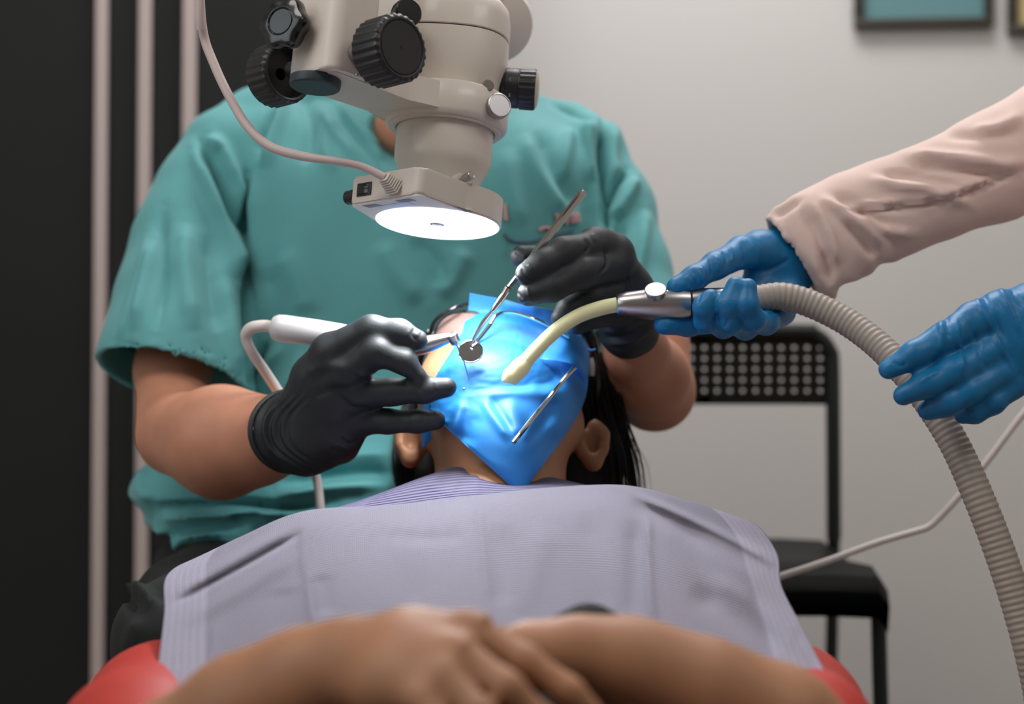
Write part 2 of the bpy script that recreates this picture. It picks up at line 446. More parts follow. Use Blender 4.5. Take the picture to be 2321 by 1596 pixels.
# ================================================================== the room
WALL_Y = 3.0
def struct(name, bm, m, parent=None, label=None):
    o = bmobj(name, bm, m, parent)
    if parent is None: o['kind'] = 'structure'
    if label: o['label'] = label
    return o
def slab(name, c, size, m, label=None):
    bm = bmesh.new(); box(bm, c, size); return struct(name, bm, m, None, label)
slab('floor', (0, 0.75, -0.05), (4.6, 4.7, 0.1), M['floor'], 'grey tiled floor')
slab('ceiling', (0, 0.75, 2.65), (4.6, 4.7, 0.1), M['ceiling'], 'white ceiling')
slab('wall_back', (0, WALL_Y + 0.05, 1.3), (4.6, 0.1, 2.6), M['wall'], 'plain off-white wall')
slab('wall_right', (2.25, 0.75, 1.3), (0.1, 4.6, 2.6), M['wall'], 'off-white side wall')
slab('wall_left', (-2.25, 0.75, 1.3), (0.1, 4.6, 2.6), M['wall'], 'off-white side wall')
slab('wall_front', (0, -1.55, 1.3), (4.6, 0.1, 2.6), M['wall'], 'off-white wall')
for nm, c, s in (('baseboard_back', (0.95, WALL_Y - 0.008, 0.05), (2.3, 0.016, 0.1)),):
    slab(nm, c, s, M['artframe'], 'dark baseboard')

# black panelled partition with pale vertical strips
PD = 2.7
def xat(px, py, d=PD): return P(px, py, d).x
part_root = empty('wall_panelled', (xat(500, 800), PD, 0), 'black laminate wall panelling with pale vertical strips'); part_root['kind'] = 'structure'
edges = [(-260, 232), (232, 327), (327, 427), (427, 1010)]
def vslab(bm, xb0, xb1, xt0, xt1, y0, y1, z0=0.0, z1=2.6):
    vs = [bm.verts.new(v) for v in ((xb0, y0, z0), (xb1, y0, z0), (xb1, y1, z0), (xb0, y1, z0), (xt0, y0, z1), (xt1, y0, z1), (xt1, y1, z1), (xt0, y1, z1))]
    for f in ((0, 1, 5, 4), (1, 2, 6, 5), (2, 3, 7, 6), (3, 0, 4, 7), (4, 5, 6, 7), (3, 2, 1, 0)): bm.faces.new([vs[i] for i in f])
LEAN = 0.0045                       # the strips lean a little
def lean(x, z): return x + LEAN * (z - 0.75) * 1.5
for a, b in edges:
    bm = bmesh.new(); x0, x1 = xat(a, 800) + 0.0005, xat(b, 800) - 0.0005
    vslab(bm, lean(x0, 0), lean(x1, 0), lean(x0, 2.6), lean(x1, 2.6), PD, PD + 0.29)
    bmesh.ops.bevel(bm, geom=list(bm.edges), offset=0.002, segments=1, affect='EDGES')
    bmobj('panel', bm, M['black_panel'], part_root)
for i, (a, wd) in enumerate(((228, 27), (326, 28), (427, 30))):
    bm = bmesh.new(); x = xat(a, 800); h = wd / 2 / FPX * PD
    vslab(bm, lean(x - h, 0), lean(x + h, 0), lean(x - h, 2.6), lean(x + h, 2.6), PD - 0.012, PD - 0.0002)
    bmesh.ops.bevel(bm, geom=list(bm.edges), offset=0.002, segments=1, affect='EDGES')
    bmobj('strip', bm, M['strip'], part_root)

# framed pictures at the top
def picture(x0, x1, z0, z1, art, label, tilt=0.0):
    r = empty('framed_picture', ((x0 + x1) / 2, WALL_Y - 0.02, z0), label, 'picture'); r['_local'] = 1
    r.rotation_euler = (0, tilt, 0)
    wd, ht, fw = x1 - x0, z1 - z0, 0.016
    bm = bmesh.new()
    for c, s in (((0, 0, fw / 2), (wd, 0.02, fw)), ((0, 0, ht - fw / 2), (wd, 0.02, fw)), ((-wd / 2 + fw / 2, 0, ht / 2), (fw, 0.02, ht - 2 * fw)), ((wd / 2 - fw / 2, 0, ht / 2), (fw, 0.02, ht - 2 * fw))):
        box(bm, c, s, bevel=0.002)
    bmobj('frame', bm, M['artframe'], r)
    bm = bmesh.new(); box(bm, (0, 0.004, ht / 2), (wd - 2 * fw + 0.001, 0.006, ht - 2 * fw + 0.001)); bmobj('print', bm, art, r)
    r.location.y = WALL_Y - 0.0105
a = P(1934, 65, WALL_Y); b = P(2247, 0, WALL_Y)
picture(a.x, b.x, a.z, a.z + 0.32, M['teal_art'], 'dark framed picture with a teal print, nearer the microscope', math.radians(-0.6))
a = P(2280, 80, WALL_Y)
picture(a.x, a.x + 0.24, a.z, a.z + 0.32, M['yellow_art'], 'dark framed picture with a yellow print, cut off by the frame edge')

# perforated black chair against the wall
def bg_chair():
    D0, D1 = 2.4, 2.11
    r = empty('perforated_chair', (P(1600, 0, 2.3).x, 2.3, 0), 'black metal chair with a perforated backrest standing by the pale wall', 'chair')
    xr = P(1890, 0, D0).x; xl = xr - 0.36; t = 0.009
    zt = P(0, 750, D0).z; zs = P(0, 1222, D0).z; rc = 0.045
    # bent tube back frame with its two rear legs
    def fr(x, s):
        return [Vector((x + s * 0.012, D0 + 0.06, 0.0)), Vector((x, D0 + 0.02, 0.25)), Vector((x, D0, zs)), Vector((x, D0 + 0.004, (zs + zt) / 2)), Vector((x, D0 + 0.01, zt - rc))]
    bm = bmesh.new()
    arc = lambda cx, s: [Vector((cx + s * rc * math.cos(q), D0 + 0.01, zt - rc + rc * math.sin(q))) for q in (PI / 8, PI / 4, 3 * PI / 8, PI / 2)]
    pts = fr(xl, -1)[2:] + arc(xl + rc, -1) + list(reversed(arc(xr - rc, 1))) + list(reversed(fr(xr, 1)[2:]))
    tube(bm, pts, t * 1.15, 10, 4); bmobj('back_frame', bm, M['chairblk'], r)
    for x, s in ((xl, -1), (xr, 1)):
        bm = bmesh.new(); tube(bm, fr(x, s)[:3], t, 10, 4); bmobj('leg', bm, M['chairblk'], r)
        bm = bmesh.new(); xf = x + s * 0.008
        tube(bm, [Vector((xf + s * 0.01, D1 - 0.02, 0)), Vector((xf, D1 + 0.01, 0.25)), Vector((xf - s * 0.004, D1 + 0.02, zs - 0.035))], t * 1.1, 10, 4)
        bmobj('leg', bm, M['chairblk'], r)
    # backrest: a plate with rows of real holes
    bm = bmesh.new(); bx0, bx1 = xl + 0.008, xr - 0.008; bz1, bz0 = zt - 0.006, P(0, 915, D0).z
    nx, nz = 19, 5; vc = {}
    def V_(x, z):
        k = (round(x, 5), round(z, 5))
        if k not in vc: vc[k] = bm.verts.new((x, D0 + 0.008 + 0.02 * (((x - (bx0 + bx1) / 2) / 0.2) ** 2 - 1) * -0.6, z))
        return vc[k]
    for j in range(nz):
        for i in range(nx):
            cw, chh = (bx1 - bx0) / nx, (bz1 - bz0 - 0.02) / nz; x0 = bx0 + i * cw; z0 = bz0 + 0.01 + j * chh
            x1, z1 = x0 + cw, z0 + chh; cx_, cz_ = (x0 + x1) / 2, (z0 + z1) / 2; rr = cw * 0.16
            O = [V_(x0, z0), V_(cx_, z0), V_(x1, z0), V_(x1, cz_), V_(x1, z1), V_(cx_, z1), V_(x0, z1), V_(x0, cz_)]
            I = [V_(cx_ + rr * math.cos(q), cz_ + rr * math.sin(q)) for q in [(-135 + 45 * k) * PI / 180 for k in range(8)]]
            for k in range(8): bm.faces.new((O[k], O[(k + 1) % 8], I[(k + 1) % 8], I[k]))
    for z0, z1 in ((bz0 - 0.002, bz0 + 0.01), (bz1 - 0.01, bz1)):
        for i in range(nx):
            cw = (bx1 - bx0) / nx; x0 = bx0 + i * cw; bm.faces.new((V_(x0, z0), V_(x0 + cw, z0), V_(x0 + cw, z1), V_(x0, z1)))
    g = bmesh.ops.solidify(bm, geom=list(bm.faces), thickness=0.004)
    bmobj('backrest', bm, M['chairback'], r)
    # seat: dished plate with turned down front apron
    bm = bmesh.new(); prof = [(D0 + 0.01, 0.0, 0.176), (D0 - 0.03, -0.004, 0.178), ((D0 + D1) / 2, -0.01, 0.184), (D1 + 0.03, -0.002, 0.190), (D1, -0.012, 0.192), (D1 - 0.012, -0.03, 0.192), (D1 - 0.012, -0.062, 0.190)]
    xc = (xl + xr) / 2; rows = []
    for y, dz, hw in prof:
        rows.append([bm.verts.new((xc + hw * s * 1.0, y, zs + dz - (0.02 if abs(s) > 0.99 else (0.003 if abs(s) > 0.9 else 0)))) for s in (-1, -0.94, -0.6, 0, 0.6, 0.94, 1)])
    for p_, q_ in zip(rows, rows[1:]):
        for k in range(6): bm.faces.new((p_[k], p_[k + 1], q_[k + 1], q_[k]))
    bmesh.ops.solidify(bm, geom=list(bm.faces), thickness=0.006)
    bmobj('seat', bm, M['chairpl'], r)
bg_chair()

# dental chair: red back shell, headrest, column
def dental_chair():
    r = empty('dental_chair', (-0.03, 1.0, 0), 'red leather dental chair under the reclining patient', 'dental chair')
    f = Field((-0.42, 0.2, 0.33), (0.38, 1.62, 0.60), 0.008)
    def slabf(y0, y1, hw, z0, z1, rr, cx=-0.03, k=0.02):
        # rounded cushion
        sl, X, Y, Z = f.blk((cx - hw - .05, y0 - .05, z0 - .05), (cx + hw + .05, y1 + .05, z1 + .05))
        cy, hy, cz, hz = (y0 + y1) / 2, (y1 - y0) / 2, (z0 + z1) / 2, (z1 - z0) / 2; R2 = 0.12
        qx = np.maximum(np.abs(X - cx) - (hw - R2), 0); qy = np.maximum(np.abs(Y - cy) - (hy - R2), 0)
        dd = np.sqrt(qx ** 2 + qy ** 2) - R2
        a_ = np.maximum(dd + rr, 0); b_ = np.maximum(np.abs(Z - cz) - (hz - rr), 0)
        f.put(sl, (np.sqrt(a_ ** 2 + b_ ** 2) - rr + np.minimum(np.maximum(dd + rr, np.abs(Z - cz) - (hz - rr)), 0)).astype(np.float32), k)
    slabf(0.3, 1.2, 0.20, 0.31, 0.405, 0.045); slabf(1.0, 1.42, 0.27, 0.31, 0.405, 0.045)
    # raised side wings
    for s in (-1, 1):
        x = -0.03 + s * 0.243
        f.chain([((x, 1.35, 0.460), 0.056), ((-0.03 + s * 0.236, 1.2, 0.470), 0.056), ((-0.03 + s * 0.17, 0.9, 0.40), 0.045)], k=0.05); f.chain([((x, 1.34, 0.45), 0.06), ((-0.03, 1.37, 0.40), 0.05)], k=0.04)
    V, F = f.mesh(2)
    npmesh('backrest', V, F, M['red'], r)
    f = Field((-0.30, 1.4, 0.40), (0.2, 2.0, 0.66), 0.006)
    c = P(1120, 1190, 1.74)
    f.chain([((c.x - 0.075, 1.74, c.z - 0.035), 0.045), ((c.x + 0.075, 1.74, c.z - 0.035), 0.045)], k=0.02, sc=(1, 0.6, 1))
    f.chain([((c.x - 0.09, 1.74, c.z - 0.01), 0.03), ((c.x - 0.105, 1.74, c.z + 0.012), 0.018)], k=0.02, sc=(1, 0.6, 1))
    f.chain([((c.x + 0.09, 1.74, c.z - 0.01), 0.03), ((c.x + 0.105, 1.74, c.z + 0.012), 0.018)], k=0.02, sc=(1, 0.6, 1))
    V, F = f.mesh(2); npmesh('headrest', V, F, M['red'], r)
    bm = bmesh.new(); box(bm, (c.x, 1.54, 0.43), (0.05, 0.40, 0.012), bevel=0.004); bmobj('headrest_bar', bm, M['satin'], r)
    bm = bmesh.new(); box(bm, (-0.03, -0.12, 0.36), (0.5, 0.9, 0.1), bevel=0.04); bmobj('seat', bm, M['red'], r)
    bm = bmesh.new(); box(bm, (-0.03, 0.7, 0.30), (0.36, 0.9, 0.05), bevel=0.015); bmobj('undercarriage', bm, M['satin'], r)
    bm = bmesh.new(); cyl(bm, (-0.03, 0.6, 0.04), (-0.03, 0.6, 0.29), 0.11, 40, 0.01); bmobj('column', bm, M['whiteplastic'], r)
    bm = bmesh.new(); lathe(bm, [(0, 0), (0.29, 0), (0.30, 0.01), (0.29, 0.035), (0.12, 0.055), (0, 0.055)], (-0.03, 0.6, 0), (0, 0, 1), 48, close=False); bmobj('base', bm, M['whiteplastic'], r)
dental_chair()
# ================================================================== people
def hand(nodes_groups, lo, hi, h=0.0013, folds_=None, kf=0.0028):
    """one continuous gloved hand from chains: (nodes, blend)"""
    f = Field(lo, hi, h)
    for nodes, k in nodes_groups: f.chain(nodes, k=min(k, 0.009), ki=0.006)
    return f
def bounds(groups, pad=0.012):
    q = np.array([[*n_[0]] for g, _ in groups for n_ in g]); r = max(n_[1] for g, _ in groups for n_ in g) + pad
    return q.min(0) - r, q.max(0) + r

# ------------------------------------------------------------------ the dentist
den = empty('person', (P(960, 0, 2.0).x, 2.0, 0), 'person in a teal scrub top and black gloves bending over the microscope', 'person')
# --- body: skin, one surface (head, neck, trunk, both arms)
f = Field((-0.50, 1.60, 0.40), (0.32, 2.22, 1.42), 0.0045)
f.stack([(P(0, y, 2.0).z, P((a + b) / 2, 0, 2.0).x, 2.02, (b - a) / 2 / FPX * 2.0, dd) for y, a, b, dd in
         ((300, 720, 1160, 0.05), (380, 640, 1260, 0.075), (600, 600, 1320, 0.10), (900, 620, 1300, 0.105), (1150, 560, 1350, 0.12), (1260, 540, 1370, 0.12))], k=0.02)
f.chain(CH((970, 320, 2.02, 95), (985, 200, 2.03, 94), (1000, 110, 2.02, 94)), k=0.05)             # neck
f.chain([(P(985, 190, 1.975), R(130, 1.97)), (P(930, 290, 1.945), R(84, 1.95))], k=0.02)
f.ell(P(1005, -30, 2.0), (0.074, 0.096, 0.112), k=0.03)                                          # skull
f.ell(P(1005, 50, 1.95), (0.052, 0.055, 0.062), k=0.02)                                          # jaw
f.chain([(P(1005, 10, 1.905), 0.010), (P(1005, 38, 1.893), 0.012)], k=0.012)                    # nose
f.chain([(P(985, 74, 1.908), 0.006), (P(1025, 74, 1.908), 0.006)], k=0.006)                       # lips
for s in (-1, 1): f.ell(P(1005 + s * 148, 20, 2.0), (0.010, 0.018, 0.030), k=0.006)              # ears
for s in (-1, 1): f.ell(P(1005 + s * 60, -8, 1.914), (0.016, 0.012, 0.010), k=0.006, op='sub')
# arm with the handpiece
f.chain(CH((600, 380, 2.02, 75), (480, 450, 2.0, 80), (425, 640, 1.95, 84), (392, 840, 1.87, 80), (396, 985, 1.795, 88)), k=0.02, ki=0.02)
f.chain(CH((408, 985, 1.79, 96), (505, 1002, 1.735, 122), (585, 998, 1.702, 95), (640, 985, 1.676, 76), (700, 975, 1.66, 62)), k=0.006, ki=0.02)
# arm with the mirror
f.chain(CH((1270, 420, 2.02, 70), (1365, 470, 2.0, 66), (1425, 600, 1.95, 74), (1470, 780, 1.885, 84), (1482, 885, 1.85, 88)), k=0.02, ki=0.02)
f.chain(CH((1484, 885, 1.85, 90), (1470, 850, 1.80, 84), (1440, 790, 1.74, 66), (1425, 745, 1.71, 54)), k=0.012, ki=0.02)
V, F = f.mesh(3)
body_d = npmesh('body', V, F, M['skin_d'], den)
# hair
f = Field((-0.25, 1.82, 1.10), (0.08, 2.16, 1.40), 0.005)
c = P(1005, -38, 2.02); f.ell(c, (0.084, 0.102, 0.115), k=0.01); f.cut((0, 1.965, c.z - 0.03), (0, -0.9, -0.42))
f.ell(P(1005, 20, 2.13), (0.04, 0.035, 0.05), k=0.02)
V, F = f.mesh(2); npmesh('hair', V, F, M['hair'], den)
# surgical mask
f = Field((-0.17, 1.82, 1.00), (0.02, 2.02, 1.22), 0.004)
f.ell(P(1005, 58, 1.945), (0.062, 0.072, 0.056), k=0.01); f.ell(P(1005, 58, 1.955), (0.057, 0.068, 0.060), k=0.0, op='sub'); f.cut((0, 1.965, 0), (0, 1, 0))
V, F = f.mesh(1); npmesh('face_mask', V, F, M['scrub'], den)

# --- scrub top
f = Field((-0.56, 1.66, 0.46), (0.30, 2.26, 1.08), 0.0035)
rows = ((222, 720, 1150, 0.055, 2.03), (262, 610, 1240, 0.085, 2.02), (330, 565, 1340, 0.105, 2.01), (420, 553, 1362, 0.122, 2.0), (600, 556, 1362, 0.132, 1.99),
        (860, 556, 1372, 0.132, 1.985), (950, 500, 1378, 0.134, 1.98), (1030, 360, 1385, 0.140, 1.97), (1105, 300, 1390, 0.146, 1.965), (1160, 335, 1395, 0.148, 1.965), (1220, 325, 1400, 0.150, 1.965), (1275, 312, 1405, 0.150, 1.965))
f.stack([(P(0, y, 1.97).z, P((a + b) / 2, 0, 1.97).x, yc, (b - a) / 2 / FPX * 1.97, dd) for y, a, b, dd, yc in rows], k=0.0, p=2.5)
f.chain(CH((800, 245, 2.03, 60), (590, 285, 2.03, 80), (515, 345, 2.01, 95)), k=0.05, ki=0.03)
f.chain(CH((1130, 250, 2.03, 50), (1290, 310, 2.03, 60), (1350, 345, 2.01, 66)), k=0.04, ki=0.03)
arm1 = CH((520, 345, 2.0, 98), (470, 450, 1.985, 108), (437, 560, 1.96, 122), (416, 690, 1.92, 144), (398, 830, 1.875, 166), (388, 900, 1.85, 172))
arm2 = CH((1340, 340, 2.0, 74), (1385, 470, 1.98, 84), (1418, 620, 1.94, 92), (1445, 740, 1.90, 96), (1460, 800, 1.885, 98))
f2 = f.like()
f2.chain(arm1, k=0, ki=0.03)
n1 = Vector((-0.21, -0.35, -0.92)).normalized(); f2.cut(P(395, 862, 1.865), n1)
inner = [(q[0], q[1] - R(15, q[0].y)) for q in arm1[3:]]; inner.append((inner[-1][0] + (inner[-1][0] - inner[-2][0]), inner[-1][1]))
f2.chain(inner, k=0.002, op='sub', ki=0.02)
f3 = f.like()
f3.chain(arm2, k=0, ki=0.03); f3.cut(P(1450, 748, 1.9), (0.15, -0.2, -0.95))
inner = [(q[0], q[1] - R(14, q[0].y)) for q in arm2[2:]]; inner.append((inner[-1][0] + (inner[-1][0] - inner[-2][0]), inner[-1][1]))
f3.chain(inner, k=0.002, op='sub', ki=0.02)
for g in (f2, f3):
    k = 0.012; hh = np.maximum(k - np.abs(f.f - g.f), 0) / k; f.f = np.minimum(f.f, g.f) - hh * hh * k * 0.25
# neck opening (V)
vp = [P(835, 215, 1.93), P(905, 345, 1.87), P(1080, 215, 1.93)]
for a_, b_ in ((P(985, 190, 2.05), P(985, 60, 2.05)),): f.chain([(a_, R(118, 2.0)), (b_, R(118, 2.0))], k=0.006, op='sub')
f.chain([(P(985, 180, 1.925), R(172, 1.9)), (P(925, 270, 1.905), R(100, 1.87)), (P(900, 335, 1.885), R(46, 1.87))], k=0.004, op='sub')
f.cut(P(500, 1240, 1.86), (-0.10, 0.12, -1))
V, F = f.mesh(2)
FO = [([(560, 395), (557, 520), (560, 700), (564, 890)], 9, -0.016), ([(585, 380), (580, 520), (582, 700), (590, 880)], 22, 0.006),
      ([(535, 400), (535, 520), (545, 640)], 18, 0.005),
      ([(455, 325), (500, 430), (555, 545)], 9, -0.014), ([(440, 330), (478, 440), (520, 560), (545, 640)], 14, 0.009), ([(480, 300), (520, 380), (560, 480)], 14, 0.008),
      ([(468, 318), (500, 350)], 12, 0.006),
      ([(350, 540), (330, 640), (300, 760)], 12, 0.007), ([(375, 470), (368, 560), (372, 640), (350, 760)], 12, -0.006), ([(420, 500), (420, 620), (440, 760)], 20, 0.006),
      ([(470, 520), (480, 640), (500, 760)], 20, -0.006), ([(500, 620), (525, 740), (540, 860)], 18, 0.006), ([(250, 770), (330, 792), (430, 812), (550, 860)], 5, -0.0022),
      ([(340, 520), (300, 680), (262, 790)], 8, 0.004),
      ([(650, 215), (632, 300), (600, 390)], 14, 0.010), ([(620, 240), (600, 300), (590, 350)], 10, -0.007), ([(690, 220), (700, 300), (690, 380)], 16, -0.006),
      ([(745, 235), (790, 290), (840, 345), (885, 390)], 7, -0.004), ([(760, 225), (815, 290), (865, 345)], 8, 0.0045), ([(720, 240), (760, 300), (820, 370)], 10, 0.004),
      ([(760, 260), (740, 330), (760, 400)], 14, 0.004),
      ([(1185, 300), (1220, 400), (1290, 500)], 22, 0.007), ([(1215, 290), (1260, 390), (1320, 480)], 20, -0.006), ([(1150, 330), (1160, 430), (1180, 520)], 22, 0.004),
      ([(1368, 262), (1362, 360), (1368, 470), (1372, 530)], 9, -0.015), ([(1340, 270), (1330, 340), (1335, 420)], 14, 0.009), ([(1395, 280), (1390, 360), (1405, 420)], 12, 0.006),
      ([(1420, 385), (1392, 430), (1372, 480)], 9, -0.012), ([(1445, 400), (1420, 450), (1395, 500)], 10, 0.008), ([(1460, 470), (1455, 560), (1440, 640)], 12, 0.006), ([(1405, 480), (1400, 560)], 14, -0.007),
      ([(1290, 290), (1280, 350), (1270, 420)], 14, 0.006), ([(1240, 232), (1300, 262), (1360, 275)], 8, -0.004),
      ([(860, 540), (900, 620), (960, 690)], 26, 0.006), ([(930, 530), (990, 600), (1010, 650)], 20, -0.006), ([(1060, 560), (1030, 620), (990, 680)], 22, 0.006), ([(640, 560), (680, 640), (700, 720)], 30, 0.005),
      ([(600, 600), (620, 700), (640, 800)], 26, -0.004), ([(700, 800), (660, 860), (620, 900)], 18, 0.006), ([(640, 780), (600, 850), (575, 900)], 10, 0.007), ([(610, 770), (585, 830), (570, 890)], 7, -0.008),
      ([(330, 1062), (320, 1105), (345, 1140)], 14, 0.006), ([(345, 1150), (420, 1150), (520, 1140), (640, 1150), (760, 1140)], 9, -0.012), ([(360, 1180), (450, 1165), (560, 1165), (700, 1150)], 12, 0.009),
      ([(520, 1172), (600, 1168)], 9, -0.008), ([(340, 1235), (430, 1200), (560, 1190)], 12, -0.006), ([(330, 1255), (430, 1220), (520, 1205)], 10, 0.008), ([(340, 1190), (325, 1230), (318, 1260)], 10, -0.008),
      ([(620, 1100), (720, 1080), (830, 1070), (900, 1075)], 14, -0.010), ([(620, 1130), (740, 1110), (880, 1100)], 14, 0.010), ([(720, 1050), (800, 1035), (890, 1030)], 14, 0.006),
      ([(1145, 470), (1142, 560), (1140, 590)], 4, 0.0015)]
V = fold(V, F, [(l_, w_, a_ * 1.45) for l_, w_, a_ in FO])
V = lumps(V, F, 9, 0.004, 2.0)
npmesh('scrub_top', V, F, M['scrub'], den)
scrub_VF = (V, F)
def surf_depth(px, py, VF=None, default=1.87):
    V, _ = VF or scrub_VF
    qx = CX + V[:, 0] / V[:, 1] * FPX; qy = CY - (V[:, 2] - CZ) / V[:, 1] * FPX
    m = (np.abs(qx - px) < 10) & (np.abs(qy - py) < 10)
    return float(V[m, 1].min()) if m.any() else default
# chest pocket outline and its embroidered mark
def seam(name, line, r, m, parent, lift=0.0008):
    bm = bmesh.new(); pts = [P(x, y, surf_depth(x, y) - lift) for x, y in line]; tube(bm, pts, r, 6, 6); return bmobj(name, bm, m, parent)
seam('pocket_hem', [(1142, 530), (1160, 545), (1200, 548), (1250, 535), (1300, 522)], 0.0016, mat('pocket_piping', (90, 110, 130), 0.8), den)
for pts in ([(1262, 484), (1268, 504), (1276, 488), (1283, 506), (1290, 486)], [(1296, 506), (1300, 486), (1304, 504), (1309, 484), (1313, 504)], [(1222, 522), (1236, 516), (1250, 519)], [(1144, 462), (1145, 480), (1147, 500)]):
    seam('embroidered_mark', pts, 0.0022, M['logo'], den)

# --- trousers, seated legs and shoes
f = Field((-0.60, 1.30, 0.0), (0.45, 2.20, 0.62), 0.006)
f.stack([(P(0, y, 1.97).z, P((a + b) / 2, 0, 1.97).x, 2.0, (b - a) / 2 / FPX * 1.97, 0.115) for y, a, b in ((1190, 420, 1330), (1260, 345, 1390), (1380, 345, 1390), (1420, 380, 1350))], k=0)
f.chain(CH((540, 1350, 1.93, 165), (440, 1400, 1.75, 140), (392, 1450, 1.60, 122)), k=0.03, ki=0.02)
f.chain([(P(392, 1450, 1.60), 0.05), ((-0.345, 1.67, 0.28), 0.05), ((-0.34, 1.72, 0.10), 0.048)], k=0.03, ki=0.02)
f.chain([(P(1180, 1380, 1.95), 0.085), (P(1330, 1500, 1.78), 0.07), ((0.13, 1.66, 0.36), 0.06), ((0.19, 1.72, 0.10), 0.05)], k=0.03, ki=0.02)
V, F = f.mesh(2)
V = fold(V, F, [([(290, 1330), (330, 1345), (350, 1380)], 9, 0.012), ([(285, 1350), (305, 1385)], 8, -0.010), ([(340, 1300), (430, 1300), (520, 1260)], 14, 0.008), ([(330, 1340), (400, 1345), (500, 1300)], 14, -0.008), ([(320, 1400), (300, 1440), (290, 1490)], 16, 0.006)])
npmesh('trousers', V, F, M['trousers'], den)
for x in (-0.34, 0.19):
    f = Field((x - 0.08, 1.5, -0.01), (x + 0.08, 1.84, 0.14), 0.004)
    f.chain([((x, 1.76, 0.045), 0.04), ((x, 1.62, 0.032), 0.034)], k=0.01); f.chain([((x, 1.74, 0.10), 0.036), ((x, 1.75, 0.05), 0.04)], k=0.02); f.cut((0, 0, 0.002), (0, 0, -1))
    V, F = f.mesh(2); npmesh('shoe', V, F, M['stool'], den)

# --- black gloves
def glove_wrinkles(V, F, folds_, seed, amp=0.0005):
    V = fold(V, F, folds_); return lumps(V, F, 60, amp, seed)
W = (672, 982, 1.665)
G1 = [(CH((575, 986, 1.672, 96), (664, 982, 1.663, 88), (700, 978, 1.65, 72)), 0.0),
      (CH((690, 960, 1.652, 76), (722, 860, 1.63, 62), (748, 800, 1.615, 44)), 0.012),
      (CH((690, 970, 1.65, 74), (745, 900, 1.63, 58), (782, 850, 1.612, 42)), 0.012),
      (CH((700, 985, 1.65, 74), (765, 930, 1.632, 56), (810, 895, 1.618, 40)), 0.012),
      (CH((700, 1000, 1.65, 76), (765, 985, 1.64, 58), (815, 952, 1.632, 36)), 0.012),
      (CH((700, 1005, 1.655, 70), (770, 1008, 1.655, 44)), 0.012),
      (CH((748, 800, 1.614, 43), (842, 748, 1.600, 33), (905, 754, 1.596, 30), (946, 770, 1.596, 23)), 0.007),
      (CH((782, 850, 1.610, 42), (855, 798, 1.590, 32), (915, 820, 1.590, 28), (947, 850, 1.592, 19)), 0.007),
      (CH((810, 893, 1.616, 38), (890, 889, 1.606, 30), (960, 884, 1.600, 29), (1012, 878, 1.596, 23)), 0.007),
      (CH((815, 952, 1.630, 35), (880, 956, 1.620, 27), (950, 955, 1.612, 25), (988, 953, 1.608, 22)), 0.007),
      (CH((700, 940, 1.675, 50), (765, 850, 1.69, 34), (850, 788, 1.665, 27), (915, 782, 1.648, 23)), 0.010)]
lo, hi = bounds(G1); f = hand(G1, lo, hi)
f.cut(P(662, 978, 1.668), (-0.75, 0.66, -0.11))                                       # open cuff end
f.chain(CH((540, 988, 1.68, 90), (640, 982, 1.669, 84)), k=0.001, op='sub')
V, F = f.mesh(2)
cuff = [([(650 + k, 893), (600 + k, 950), (608 + k, 1012), (684 + k, 1068)], 5, a) for k, a in ((2, .0022), (13, -.0022), (24, .0018), (34, -.0018), (44, .0012), (54, -.0012))]
V = glove_wrinkles(V, F, cuff + [([(940, 742), (935, 760), (945, 775)], 3, -.0012), ([(952, 748), (944, 764)], 3, .001), ([(928, 748), (920, 765)], 3, .0006),
    ([(855, 800), (862, 815), (880, 812)], 4, -.001), ([(905, 945), (912, 968)], 4, -.0008), ([(930, 940), (936, 960)], 4, .0008), ([(958, 938), (962, 958)], 4, -.0008), ([(982, 935), (1000, 940)], 4, .0008),
    ([(950, 868), (954, 890)], 4, -.0008), ([(985, 862), (990, 885)], 3, .0006),
    ([(770, 900), (800, 925), (840, 925)], 6, -.0018), ([(830, 832), (845, 850), (850, 862)], 4, -.0012), ([(800, 838), (830, 856)], 5, .001),
    ([(770, 990), (790, 1005), (810, 1000)], 4, -.0012), ([(760, 1005), (790, 1020)], 4, .0012), ([(750, 1015), (775, 1030)], 4, -.001), ([(690, 850), (740, 830), (790, 832)], 14, .0022), ([(705, 900), (750, 885), (800, 880)], 10, -.0016)], 3.1)
npmesh('glove', V, F, M['blk_glove'], den)['label'] = 'black glove holding the white handpiece'
# rolled cuff bead
def cuff_bead(c, axis, r, sq, t, m, parent, name='cuff_roll'):
    bm = bmesh.new(); fr_ = frame_of(axis); pts = [Vector(c) + fr_ @ Vector((r * math.cos(q), r * sq * math.sin(q), 0)) for q in np.linspace(0, 2 * PI, 49)[:-1]]
    n_ = 8; rings = []
    for i, p in enumerate(pts):
        rad = (p - Vector(c)).normalized(); z = fr_ @ Vector((0, 0, 1)); rings.append([bm.verts.new(p + rad * t * math.cos(a) + z * t * math.sin(a)) for a in np.linspace(0, 2 * PI, n_ + 1)[:-1]])
    for i in range(len(pts)):
        A_, B_ = rings[i], rings[(i + 1) % len(pts)]
        for k in range(n_): bm.faces.new((A_[k], A_[(k + 1) % n_], B_[(k + 1) % n_], B_[k]))
    return bmobj(name, bm, m, parent)
cuff_bead(P(662, 978, 1.668), (0.75, -0.66, 0.11), R(92 * 1.33, 1.668), 0.75, 0.0026, M['blk_glove'], den)

